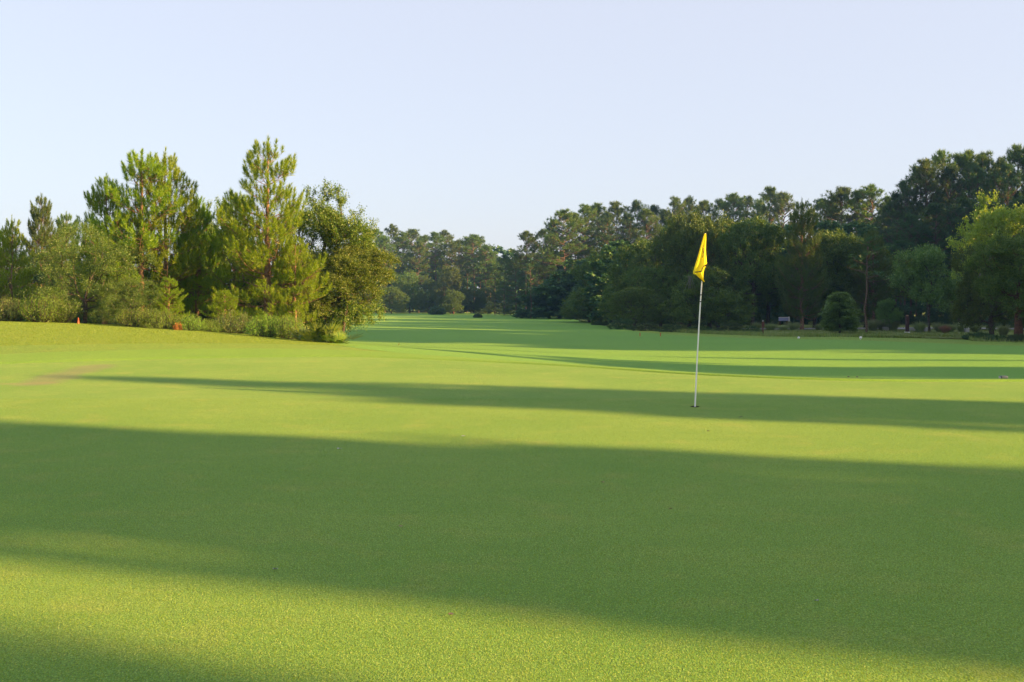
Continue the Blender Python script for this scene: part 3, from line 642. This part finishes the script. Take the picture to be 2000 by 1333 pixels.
mid = [(1125, 425, 175, 60, 0), (1142, 411, 178, 66, 2), (1166, 407, 182, 60, 1), (1186, 425, 170, 60, 4), (1206, 404, 180, 62, 0), (1226, 425, 172, 60, 5), (1245, 401, 178, 60, 4), (1262, 418, 172, 56, 1),
       (1280, 410, 178, 60, 4), (1300, 420, 180, 56, 0), (1318, 397, 176, 56, 2), (1345, 395, 182, 60, 5), (1375, 402, 176, 56, 0), (1405, 398, 182, 56, 4), (1432, 389, 176, 60, 1), (1460, 393, 182, 56, 4), (1482, 402, 176, 56, 2),
       (1502, 377, 172, 60, 0), (1530, 388, 170, 60, 2), (1600, 398, 160, 66, 4), (1625, 392, 156, 66, 0), (1646, 377, 152, 66, 1), (1676, 384, 150, 66, 2), (1704, 374, 148, 70, 3), (1730, 395, 150, 60, 0)]
pool = TP + TPD
for i, (px, yt, Y, w, k) in enumerate(mid):
    P('tall_pine', pool[k], px, yt, Y, w * 1.15, 'pine whose top shows above the oaks from the middle of the photo to the hill', 'pine tree', 'pine tops above the oaks')
big = [(1735, 405, 135, 80, 4), (1750, 380, 132, 90, 5), (1768, 358, 130, 90, 4), (1790, 330, 132, 90, 5), (1812, 318, 130, 90, 0), (1838, 304, 134, 86, 2), (1858, 330, 128, 90, 4), (1872, 309, 134, 90, 0), (1892, 302, 136, 80, 1),
       (1908, 330, 126, 90, 5), (1925, 307, 132, 90, 2), (1950, 315, 130, 90, 4), (1968, 325, 124, 90, 5), (1985, 294, 132, 90, 2), (2012, 298, 130, 90, 0), (2045, 300, 128, 95, 4), (2080, 290, 128, 95, 5), (2120, 290, 126, 95, 4),
       (1780, 420, 122, 110, 5), (1830, 400, 120, 115, 4), (1885, 390, 118, 120, 5), (1940, 400, 116, 120, 4), (1995, 390, 114, 120, 5), (1760, 470, 118, 100, 4), (2050, 400, 112, 130, 4)]
for i, (px, yt, Y, w, k) in enumerate(big):
    P('tall_pine', pool[k], px, yt + 7, Y, w, 'tall pine in the high dark wood above the right-hand trees', 'pine tree', 'pines of the high right wood')
# oak mass and single trees on the right
for i, (px, yt, Y, w, k, lab) in enumerate([
    (1185, 483, 122, 150, 0, 'dark broad oak at the left end of the oak mass'), (1150, 560, 128, 110, 1, 'low dark oak at the very left foot of the oak mass'),
    (1262, 470, 106, 150, 1, 'oak with one sunlit bough left of the flag'), (1290, 520, 98, 150, 2, 'low dark oak in front, left of the flagstick'),
    (1345, 415, 100, 190, 2, 'tall broad oak with golden top behind the flag'), (1402, 418, 98, 170, 0, 'oak with golden top directly right of the flag'),
    (1385, 520, 88, 170, 1, 'low dark oak whose foliage meets the ground right of the flagstick'), (1470, 428, 94, 160, 4, 'oak with sunlit crown left of the pine with green candles'),
    (1500, 500, 98, 150, 4, 'dark oak over the white sign'), (1240, 560, 92, 120, 2, 'lowest dark oak reaching the grass left of the flagstick'),
    (1625, 452, 95, 150, 4, 'dark oak behind the small layered tree'), (1690, 470, 93, 160, 4, 'round dark oak right of the small layered tree'),
    (1590, 490, 97, 130, 4, 'oak with leaning trunk just right of the pine with green candles'),
    (1815, 482, 82, 130, 3, 'smaller open tree with forked pale trunk'), (1900, 520, 90, 160, 4, 'dark oak behind the forked pale trunk'),
    (1935, 480, 64, 150, 2, 'dark spreading tree with hanging grey twigs'), (1990, 462, 58, 190, 5, 'tree with thick dark red trunk at the right edge'),
    (2100, 440, 64, 200, 1, 'dark tree cut by the right edge of the photo')]):
    pr = (OK + [OKS, OKH, OKR])[k]
    P('oak_tree' if k != 3 else 'open_tree', pr, px, yt, Y, w, lab, 'tree', wfac=1.05 if k != 3 else 1)
P('willow_oak', OKW, 1938, 378, 70, 150, 'sunlit pale yellow-green tree top above the dark spreading tree', 'tree', wfac=1.05, rot=1)
P('young_pine', YPL, 1566, 402, 88, 130, 'pine with upright green candles and bare lower trunk', 'pine tree', rot=1.2)
P('young_pine', YPL, 1706, 456, 90, 110, 'pine with upright candles peeping over the round dark oak', 'pine tree', rot=3)
P('layered_tree', LAY, 1640, 572, 74, 72, 'small tree with layered level branches on the rough', 'tree')
P('small_tree', OKS, 1738, 585, 84, 50, 'very small yellow-green tree right of the lit orange trunk', 'tree')
P('pine_tree', TPX, 1692, 470, 78, 60, 'pine with orange sunlit lower trunk under the dark oak canopy', 'pine tree', rot=1, wfac=1.4)
# dead grey twigs hanging in front of the dark spreading tree
b = B(); rg = R(99)
for i in range(46):
    a = rg.normal() * .5; L = 1.0 + 1.1 * rg.rand(); pts = np.array([[rg.normal() * .15, rg.normal() * .1, 0], [a * .55, rg.normal() * .15, -L * .4], [a * (.9 + .3 * rg.rand()), rg.normal() * .2, -L]]); b.tube(pts, [.02, .013, .006], 3, cap=False)
    for q in range(3): c = pts[1] * .5 + pts[2] * .5 * rg.rand() + pts[1] * 0; b.tube(np.array([c, c + [rg.normal() * .2, rg.normal() * .1, -.35]]), [.009, .004], 3, cap=False)
yb = 60.6; o = link('dead_branch', b.mesh('dead_branch', M['moss']), None, (gx(1940, yb), yb, CH + (HY - 498) * yb / F)); tag(o, 'bare grey dead twigs hanging in the dark spreading tree', 'dead branch')
b = B()
for i in range(16):
    a = rg.normal() * .3; b.tube(np.array([[rg.normal() * .1, 0, 0], [a * .5, 0, -.6], [a, rg.normal() * .1, -1.1 - .3 * rg.rand()]]), [.014, .01, .005], 3, cap=False)
yb = 86; o = link('dead_branch', b.mesh('dead_branch', M['moss']), None, (gx(1347, yb), yb, CH + (HY - 540) * yb / F)); tag(o, 'small spray of grey twigs hanging left of the flagstick', 'dead branch')

# bushes, tufts and bits of the clubhouse road seen under the trees
tufts = [make_tuft(101), make_tuft(102, 1.1, 1.8), make_tuft(103, .9, 1.2, mat='reed_red')]
def tuft(px, ytop, Y, w, k, label, grp=None):
    x = gx(px, Y); z = float(zt(x, Y)) - .03; H = CH + (HY - ytop) * Y / F - z
    o = link('ornamental_grass', tufts[k], None, (x, Y, z)); s = w * Y / F / (1.4, 1.8, 1.2)[k]; o.scale = (s, s, H / (1.2, 1.1, .9)[k]); o.rotation_euler = (0, 0, rng.rand() * 6)
    tag(o, label, 'ornamental grass', grp)
for px, yt, Y, w, k in [(1478, 628, 86, 34, 0), (1505, 630, 86, 40, 1), (1530, 634, 85, 36, 0), (1550, 628, 86, 40, 1), (1600, 632, 88, 34, 1), (1705, 622, 85, 46, 1), (1725, 618, 86, 50, 0), (1745, 622, 84, 40, 1),
                        (1835, 628, 82, 40, 1), (1855, 632, 82, 36, 0), (1880, 626, 83, 44, 1), (1905, 630, 83, 36, 0), (1960, 630, 72, 40, 1)]:
    tuft(px, yt, Y, w, k, 'clump of green ornamental grass under the right-hand trees', 'green grass clumps by the road')
tuft(1796, 626, 81, 40, 0, 'round grass clump just right of the dark metal post')
tuft(1846, 634, 79, 32, 2, 'reddish brown grass clump right of the forked pale trunk')
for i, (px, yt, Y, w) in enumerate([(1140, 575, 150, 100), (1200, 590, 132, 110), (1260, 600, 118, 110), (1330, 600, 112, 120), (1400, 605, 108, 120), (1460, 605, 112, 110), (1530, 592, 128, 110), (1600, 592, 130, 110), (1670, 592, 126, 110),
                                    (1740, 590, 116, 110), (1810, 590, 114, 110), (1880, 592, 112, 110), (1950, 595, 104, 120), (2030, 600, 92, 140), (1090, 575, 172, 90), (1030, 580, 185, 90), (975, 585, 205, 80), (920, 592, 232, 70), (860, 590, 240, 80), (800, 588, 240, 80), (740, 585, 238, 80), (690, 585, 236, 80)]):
    P('undergrowth_shrub', OKD, px, yt, Y, w * 1.1, 'dark shrub added to fill the shade between the trunks at the back', 'shrub', 'dark shrubs at the back of the woods')  # added as a dark backing that blocks light gaps between trunks
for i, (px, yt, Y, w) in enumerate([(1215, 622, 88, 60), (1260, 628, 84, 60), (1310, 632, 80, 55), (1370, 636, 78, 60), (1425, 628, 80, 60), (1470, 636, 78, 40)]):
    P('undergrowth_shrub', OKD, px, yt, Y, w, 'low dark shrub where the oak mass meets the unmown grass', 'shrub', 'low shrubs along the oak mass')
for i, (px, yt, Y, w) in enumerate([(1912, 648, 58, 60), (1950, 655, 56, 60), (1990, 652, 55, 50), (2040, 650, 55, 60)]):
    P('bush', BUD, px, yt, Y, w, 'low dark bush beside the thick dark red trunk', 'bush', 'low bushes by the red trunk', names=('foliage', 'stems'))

def bevel(me, w=.01, seg=2):
    import bmesh
    bm = bmesh.new(); bm.from_mesh(me); bmesh.ops.bevel(bm, geom=list(bm.edges), offset=w, segments=seg, affect='EDGES', profile=.6); bm.to_mesh(me); bm.free(); return me
def at(px, Y, dz=0): x = gx(px, Y); return (x, Y, float(zt(x, Y)) + dz)
# pale low kerb walls by the road
for px, Y, w, lab in [(1790, 84, 1.7, 'long pale low wall behind the dark metal post'), (1730, 85, .5, 'short pale wall end left of the round grass clump'), (1812, 83.6, .35, 'short pale wall piece left of the forked pale trunk'), (1888, 82, .3, 'small pale stone near the dark tree on the right')]:
    o = link('low_wall', bevel(B().box((0, 0, .17), (w, .35, .42)).mesh('low_wall', M['concrete']), .02), None, at(px, Y)); tag(o, lab, 'low wall')
# road strip
pu = np.linspace(1450, 2600, 60); gy_ = np.linspace(88, 94, 6)[None] + 0 * pu[:, None]; gx_ = (pu[:, None] - CX) * gy_ / F
o = grid('road', gx_, gy_, zt(gx_, gy_) + .11, M['concrete']); o['label'] = 'pale road behind the trees'
# metal post with pale top
e = bpy.data.objects.new('metal_post', None); col.objects.link(e); e.location = at(1772, 80); tag(e, 'dark rusty metal post with pale cap in front of the low wall', 'post')
link('post', bevel(B().box((0, 0, .68), (.24, .24, 1.4)).mesh('post', M['rust']), .02), e); b = B().box((0, 0, 1.42), (.16, .16, .09)); link('cap', bevel(b.mesh('cap', M['dryleaf']), .01), e); link('base', bevel(B().box((0, 0, .05), (.34, .34, .14)).mesh('base', M['white']), .02), e)
# brown wooden marker post
e = bpy.data.objects.new('marker_post', None); col.objects.link(e); e.location = at(1490, 72); tag(e, 'brown wooden marker post with a dark red board on the rough', 'marker post')
link('post', bevel(B().box((0, 0, .45), (.09, .09, .95)).mesh('post', M['wood']), .01), e); link('board', bevel(B().box((0, -.06, .72), (.2, .03, .36)).mesh('board', M['wood']), .008), e)
link('cap', bevel(B().box((0, 0, .97), (.07, .07, .09)).mesh('cap', M['concrete']), .01), e)
# white sign on legs
e = bpy.data.objects.new('white_sign', None); col.objects.link(e); e.location = at(1530, 92); tag(e, 'small white and pale blue sign board on legs under the trees', 'sign')
zs = CH + (HY - 626.5) * 92 / F - e.location[2]
link('board', bevel(B().box((0, 0, zs + .12), (.86, .05, .28)).mesh('board', M['blue']), .008), e); link('top_strip', bevel(B().box((0, -.04, zs + .29), (.9, .1, .07)).mesh('top_strip', M['white']), .008), e)
for s in (-.30, .34): link('leg', bevel(B().box((s, .04, zs / 2), (.06, .05, zs + .1)).mesh('leg', M['wood']), .006), e)
link('side_panel', bevel(B().box((.52, 0, zs + .14), (.11, .06, .42)).mesh('side_panel', M['white']), .008), e)
# tee markers: white balls with stakes
for px, Y, lab in [(1560, 60, 'small white tee marker ball on the rough below the pine with candles'), (1681, 56, 'small white tee marker ball below the lit orange trunk')]:
    e = bpy.data.objects.new('tee_marker', None); col.objects.link(e); e.location = (gx(px, Y), Y, CH + (HY - 661.5) * Y / F - .05); tag(e, lab, 'tee marker')
    th = np.linspace(0, PI, 9); b = B(); b.tube(np.stack([0 * th, 0 * th, .09 - .075 * np.cos(th)], -1), .075 * np.sin(th) + .002, 12, cap=False); link('ball', b.mesh('ball', M['white'], True), e)
    b = B().tube(np.array([[0, 0, -.3], [0, 0, .02]]), [.012, .03], 6); link('spike', b.mesh('spike', M['white']), e)
# blue grey block on the fairway collar
e = bpy.data.objects.new('yardage_block', None); col.objects.link(e); Yb = 17.9; e.location = (gx(1960, Yb), Yb, CH + (HY - 743) * Yb / F + .03); tag(e, 'dark blue grey rounded block lying just behind the green', 'block')
link('body', bevel(B().box((0, 0, .025), (.125, .09, .05)).mesh('body', M['slate']), .014, 3), e); link('end_cap', bevel(B().box((-.068, 0, .02), (.012, .06, .035)).mesh('end_cap', M['concrete']), .004), e)
# far red and white marker, small orange pegs
e = bpy.data.objects.new('far_marker', None); col.objects.link(e); Yb = 205; e.location = at(886, Yb); tag(e, 'tiny red and white marker post before the distant trees', 'marker post')
zb = CH + (HY - 612) * Yb / F - e.location[2]; b = B().box((0, 0, zb + .6), (.22, .2, 1.7)); link('post', b.mesh('post', M['red']), e); link('panel', B().box((-.05, -.12, zb + .9), (.12, .05, 1.0)).mesh('panel', M['white']), e)
for px, lab in [(1250, 'small orange peg left of the flagstick at the edge of the rough'), (1290, 'small orange peg between the flagstick and the other peg')]:
    b = B().tube(np.array([[0, 0, 0], [0, 0, .24], [0, 0, .27]]), [.03, .03, .012], 8); o = link('peg', b.mesh('peg', M['orange'], True), None, at(px, 66, .02)); tag(o, lab, 'peg')
b = B(); b.tube(np.array([[0, 0, 0], [.02, 0, .06], [-.01, 0, .12]]), [.012, .008, .004], 5); b.tube(np.array([[.02, 0, .06], [.07, 0, .11]]), [.006, .003], 4)
o = link('twig', b.mesh('twig', M['wood']), None, at(778, 42, .02)); tag(o, 'little upright twig on the sunlit fairway edge', 'twig')
for px, Y, lab in [(1657, 25.5, 'dark sprinkler cap in the shaded fairway, left one of two'), (1674, 25.4, 'dark sprinkler cap in the shaded fairway, right one of two')]:
    b = B().tube(np.array([[0, 0, 0], [0, 0, .02], [0, 0, .025]]), [.03, .03, .02], 12); o = link('sprinkler_cap', b.mesh('sprinkler_cap', M['rust'], True), None, at(px, Y, .02)); tag(o, lab, 'sprinkler cap')
# fallen leaves and bits on the green
def bit(px, py, s, mat, label, seed):
    Y = (CH - .02) * F / (py - HY); rg = R(seed); n = 9; th = np.linspace(0, 2 * PI, n, endpoint=False); r = s * (.55 + .35 * rg.rand(n)) * (1 + .6 * np.abs(np.cos(th)))
    V = [[0, 0, .006]] + [[a * math.cos(q), a * math.sin(q) * .55, .003 + .009 * rg.rand()] for a, q in zip(r, th)]; V2 = [[v[0], v[1], v[2] + .0015] for v in V]
    Ft = [[0, 1 + i, 1 + (i + 1) % n] for i in range(n)]; Fb = [[n + 1, n + 2 + (i + 1) % n, n + 2 + i] for i in range(n)]
    o = link('fallen_leaf', mesh_np('fallen_leaf', np.array(V2 + V), np.array(Ft + Fb), M[mat]), None, (gx(px, Y), Y, .018)); o.rotation_euler = (0, 0, rg.rand() * .8 - .4); tag(o, label, 'leaf')
for i, (px, py, s, m_, lab) in enumerate([(880, 1202, .012, 'dryleaf', 'dry leaf at the lower edge of the big shadow in the foreground'), (538, 1113, .014, 'concrete', 'pale scrap of leaf in the shadow edge left of the middle'),
    (1595, 1175, .010, 'concrete', 'pale scrap in the big shadow at lower right'), (905, 853, .022, 'concrete', 'pale scrap on the sunlit strip edge above the big shadow'), (663, 877, .018, 'concrete', 'pale scrap in the upper left of the big shadow'),
    (783, 1029, .013, 'dryleaf', 'small dry leaf in the middle of the big shadow'), (1447, 815, .02, 'rust', 'dark crumb below right of the hole'), (1384, 843, .018, 'rust', 'dark crumb on the sunlit strip below the hole'), (1310, 995, .012, 'dryleaf', 'tiny dry leaf in the big shadow below the flagstick'), (1178, 943, .012, 'dryleaf', 'tiny leaf speck in the big shadow left of the flagstick')]):
    bit(px, py, s, m_, lab, 200 + i)

# ------------------------------------------------------------------ flagstick, flag, hole
YF = 13.19; zb = .014; xb = gx(1357, YF)
def pt(px, py, dy=0): return (gx(px, YF) - xb, dy, CH + (HY - py) * YF / F - zb)
e = bpy.data.objects.new('flagstick', None); col.objects.link(e); e.location = (xb, YF, zb); tag(e, 'white golf flagstick with a limp yellow flag standing in the hole', 'flagstick')
top = np.array(pt(1377.5, 458)); bot = np.array([0, 0, -.08]); ts = np.linspace(0, 1, 10)
ptsP = bot + np.outer(ts, top - bot) + np.stack([-.012 * np.sin(PI * ts), 0 * ts, 0 * ts], -1)
poleo = link('pole', B().tube(ptsP, np.linspace(.0105, .0075, 10), 12).mesh('pole', M['pole'], True), e)
for py in (573, 586): 
    tt = (797 - py) / 339.; c = bot + (top - bot) * tt + np.array([-.012 * math.sin(PI * tt), 0, 0]); link('band', B().tube(np.array([c - [0, 0, .006], c + [0, 0, .006]]), .0115, 10).mesh('band', M['black']), poleo)
link('ferrule', B().tube(np.array([top - [0, 0, .01], top + [0, 0, .012]]), [.010, .007], 10).mesh('ferrule', M['white'], True), poleo)
rows = [(457, 1375.8, 1378.6), (466, 1373.2, 1378.8), (476, 1370.3, 1378.4), (486, 1367.6, 1378.2), (496, 1364.8, 1378.6), (506, 1361.8, 1379.6), (514, 1359.4, 1380.6), (519, 1357.9, 1379.6), (525, 1356.2, 1376.0), (530, 1354.8, 1374.8), (534.5, 1354.6, 1374.4), (540, 1361.0, 1374.0), (546, 1368.2, 1373.8), (551, 1373.0, 1374.2)]
nc = 15; fr = []; bk = []
for k, (py, l, r) in enumerate(rows):
    s = np.linspace(0, 1, nc); q = k / (len(rows) - 1); amp = .010 + .034 * q
    dy = -.020 - amp * np.sin(s * PI) * .9 - amp * .8 * np.sin(s * PI * 3 + q * 1.6 + .4) * (1 - .2 * s); 
    fr.append([pt(l + (r - l) * a, py, d) for a, d in zip(s, dy)]); bk.append([pt(l + (r - l) * a, py, .018 + amp * .8 * math.sin(a * PI) + .4 * amp * math.sin(a * 9 + q)) for a in s])
fr = np.array(fr); bk = np.array(bk); n_ = len(rows)
V = np.concatenate([fr.reshape(-1, 3), bk.reshape(-1, 3)]); idx = lambda a, b, c: a * n_ * nc + b * nc + c
Fq = [[idx(0, i, j), idx(0, i + 1, j), idx(0, i + 1, j + 1), idx(0, i, j + 1)] for i in range(n_ - 1) for j in range(nc - 1)] + [[idx(1, i, j), idx(1, i, j + 1), idx(1, i + 1, j + 1), idx(1, i + 1, j)] for i in range(n_ - 1) for j in range(nc - 1)]
for i in range(n_ - 1):
    for j, f in ((0, 1), (nc - 1, -1)): Fq.append([idx(0, i, j), idx(1, i, j), idx(1, i + 1, j), idx(0, i + 1, j)][::f])
fl = link('flag', mesh_np('flag', V, np.array(Fq), M['flag'], True), e)
def ribbon(name, P2, w, parent, dy=-.07, mat='black'):
    pts = np.array([pt(a, b_, dy) for a, b_ in P2]); return link(name, B().tube(pts, w, 6).mesh(name, M[mat], True), parent)
ribbon('hem', [(1354.7, 532.2), (1358, 532.0), (1362, 531.6), (1366, 531.0), (1369.2, 530.0)], .0062, fl, -.083)
ribbon('hem', [(1369, 529.5), (1369.6, 525.5), (1371.4, 522.4), (1374, 520.0), (1377, 518), (1380.6, 515.8)], .006, fl, -.075)
ribbon('hem', [(1380.4, 515.6), (1379.6, 519.0), (1376.6, 520.5)], .008, fl, -.045)
ribbon('hem', [(1355.6, 536), (1361, 541.5), (1367.6, 547), (1373.0, 551.5)], .0045, fl, -.045)
ribbon('emblem', [(1370.8, 480), (1370.6, 488), (1371.6, 493), (1371.2, 499), (1370.0, 504)], .0042, fl, -.068)
ribbon('emblem', [(1371.6, 486), (1373.4, 489), (1372.6, 494), (1371.2, 496)], .0034, fl, -.070)
# cup: flat ring, the shade inside the hole put into its colour
b = B(); th = np.linspace(0, 2 * PI, 33)[:-1]
V = np.concatenate([np.stack([.054 * np.cos(th), .054 * np.sin(th), 0 * th + .003], -1), np.stack([.012 * np.cos(th), .012 * np.sin(th), 0 * th + .001], -1)])
Fq = [[i, (i + 1) % 32, 32 + (i + 1) % 32, 32 + i] for i in range(32)]
b.add(V, np.array(Fq)); b.add(np.array([[.056 * math.cos(a), .056 * math.sin(a), z] for z in (.006, -.01) for a in th]), np.array([[i, (i + 1) % 32, 32 + (i + 1) % 32, 32 + i] for i in range(32)]))
o = link('hole_cup', b.mesh('hole_cup', M['hole']), None, (xb, YF, zb)); tag(o, 'dark round golf hole around the foot of the flagstick', 'golf hole')

# ------------------------------------------------------------------ woods beyond the right edge that throw the long shadows
cs, sn = math.cos(AZ), math.sin(AZ)
cast = [make_oak(301 + i, 10, 3.4, cb=.10, ntip=230, ntw=5, nleaf=9, ll=.34, lw=.22, mat='pine_dark', tw=.5, nlobe=15, low=.12, r0=.2, flat=1.6) for i in range(2)]
def grab(me):
    V = np.zeros(len(me.vertices) * 3, np.float32); me.vertices.foreach_get('co', V); q = np.array([list(p.vertices) for p in me.polygons if len(p.vertices) == 4]); return V.reshape(-1, 3), q
casts = [(grab(c[0]), grab(c[1])) for c in cast]
WB = B(); rgw = R(400)
def caster(s, t, H, W):
    x, y = s * sn + t * cs, s * cs - t * sn; z = float(zt(x, y)); a = rgw.rand() * 7; k = rgw.randint(2)
    for V, q in casts[k]:
        v = V * np.array([W / 3.4, W / 3.4, H / 10]); v = np.stack([v[:, 0] * math.cos(a) - v[:, 1] * math.sin(a), v[:, 0] * math.sin(a) + v[:, 1] * math.cos(a), v[:, 2]], -1); WB.add(v + [x, y, z], q)
te = math.tan(EL)
def reach(tt, t): return (t - tt) * te
#       s, distance t, reach of the tip, width
for s, t, r_, W in [(2.0, 46, -14, 3.1), (2.1, 51, -14, 3.0), (.4, 50, -20, 3.2), (4.64, 49, -34, .68), (6.1, 46, -34, 3.1), (6.5, 52, -34, 3.1), (8.4, 47, -36, 3.1), (8.0, 53, -34, 3.0), (7.2, 58, -34, 3.2),
                    (12.6, 48, 0, 2.2), (12.6, 53, -3, 1.6), (13.3, 46, -4, 3.3), (14.2, 50, -9.5, 2.6), (13.8, 52, -6, 3.2), (16.1, 55, 6, .55), (14.7, 56, -4, 2.2),
                    (25.9, 50, 1, 2.2), (27.2, 54, -2, 3), (28.6, 52, -3, 3.2), (30.2, 50, -13, 3.0), (31.0, 56, -14, 3.0), (32.4, 52, -5, 3.2), (29.6, 58, -8, 4), (36.4, 60, -12, .8)]:
    caster(s, t, reach(r_, t), W)
for s in np.arange(42.5, 122, 2.6):
    for t in (60, 72):
        caster(s + rgw.normal() * .6, t + rgw.rand() * 9, (20.5 if s < 46 else 22 if 74 < s < 81 else 31 if s < 90 else (26.5 if int(s * 10) % 3 else 30)) + rgw.normal() * 1.2 + (t - 60) * .05, 5.2)
for s in np.arange(44, 120, 2.8):
    caster(s + rgw.normal() * .5, 42 + rgw.rand() * 5, 18.3 + rgw.normal() * .8, 5)
for s in np.arange(122, 200, 3.6):
    for t in (64, 80): caster(s + rgw.normal(), t + rgw.rand() * 10, 33 + rgw.normal() * 2, 7)
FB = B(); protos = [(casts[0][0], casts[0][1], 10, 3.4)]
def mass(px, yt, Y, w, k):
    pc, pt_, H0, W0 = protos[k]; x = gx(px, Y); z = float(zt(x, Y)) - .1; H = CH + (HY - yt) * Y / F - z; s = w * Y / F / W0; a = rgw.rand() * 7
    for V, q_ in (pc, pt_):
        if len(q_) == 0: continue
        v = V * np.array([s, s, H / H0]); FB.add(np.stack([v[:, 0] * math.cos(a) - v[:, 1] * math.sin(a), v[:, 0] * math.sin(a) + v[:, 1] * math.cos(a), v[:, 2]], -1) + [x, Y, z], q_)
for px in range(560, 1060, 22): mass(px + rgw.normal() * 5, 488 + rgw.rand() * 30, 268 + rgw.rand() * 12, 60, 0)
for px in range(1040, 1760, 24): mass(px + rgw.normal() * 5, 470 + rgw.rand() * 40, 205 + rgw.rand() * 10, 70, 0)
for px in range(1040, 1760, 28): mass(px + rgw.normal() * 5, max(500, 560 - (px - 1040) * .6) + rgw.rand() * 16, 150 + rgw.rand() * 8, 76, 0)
for px in range(1190, 1700, 24): mass(px, (475 if px < 1290 else 442) + rgw.rand() * 14, 114 + rgw.rand() * 8, 80, 0)  # row hidden behind the oaks, put in to shade the far fairway
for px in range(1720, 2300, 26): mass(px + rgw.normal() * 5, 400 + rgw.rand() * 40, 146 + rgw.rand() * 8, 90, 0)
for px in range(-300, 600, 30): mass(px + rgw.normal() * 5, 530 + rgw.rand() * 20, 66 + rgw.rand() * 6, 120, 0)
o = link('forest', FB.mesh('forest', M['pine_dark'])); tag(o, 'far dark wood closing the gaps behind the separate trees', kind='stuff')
o = link('woodland', WB.mesh('woodland', M['pine_dark'])); tag(o, 'belt of woods to the right whose long shadows cross the green', kind='stuff')

# ------------------------------------------------------------------ light, air, camera
w = bpy.data.worlds.new('World'); sc.world = w; w.use_nodes = True; N = w.node_tree.nodes; L = w.node_tree.links
bg = N['Background']; sky = N.new('ShaderNodeTexSky'); sky.sky_type = 'NISHITA'; sky.sun_disc = False
sky.sun_elevation = EL; sky.sun_rotation = math.radians(90) + AZ; sky.air_density = 1.0; sky.dust_density = 1.5; sky.ozone_density = 2.0; sky.altitude = 0
mx = N.new('ShaderNodeMix'); mx.data_type = 'RGBA'; mx.inputs[0].default_value = .86; mx.inputs[7].default_value = (1.47, 1.49, 1.70, 1)
L.new(sky.outputs[0], mx.inputs[6]); L.new(mx.outputs[2], bg.inputs[0]); bg.inputs[1].default_value = .135
sun = bpy.data.lights.new('sun', 'SUN'); sun.energy = 5; sun.angle = math.radians(.5); sun.color = (1, .60, .24)
so = link('sun', sun); d = Vector((math.cos(EL) * cs, -math.cos(EL) * sn, math.sin(EL))); so.rotation_euler = d.to_track_quat('Z', 'Y').to_euler()
cam = bpy.data.cameras.new('camera'); cam.lens = 35; cam.sensor_width = 36; cam.shift_y = -(666.5 - HY) / 2000; cam.clip_end = 8000; cam.clip_start = .1
co = link('camera', cam, None, (0, 0, CH)); co.rotation_euler = (PI / 2, 0, 0); sc.camera = co
sc.view_settings.view_transform = 'Standard'; sc.view_settings.look = 'None'; sc.view_settings.gamma = 1; sc.view_settings.exposure = 1.88
sc.cycles.max_bounces = 6; sc.cycles.diffuse_bounces = 3; sc.cycles.transmission_bounces = 4; sc.cycles.use_denoising = True; sc.cycles.volume_bounces = 0
hb = B().box((50, 190, 14), (560, 460, 44)); vm, _t, vN, vL = nt('haze air'); vo = vN.new('ShaderNodeOutputMaterial'); pv = vN.new('ShaderNodeVolumePrincipled')
pv.inputs['Density'].default_value = .00028; pv.inputs['Color'].default_value = (.25, .52, 1, 1); pv.inputs['Anisotropy'].default_value = 0.0; vL.new(pv.outputs[0], vo.inputs['Volume'])
tag(link('haze', hb.mesh('haze', vm)), 'thin pale morning haze', kind='stuff')
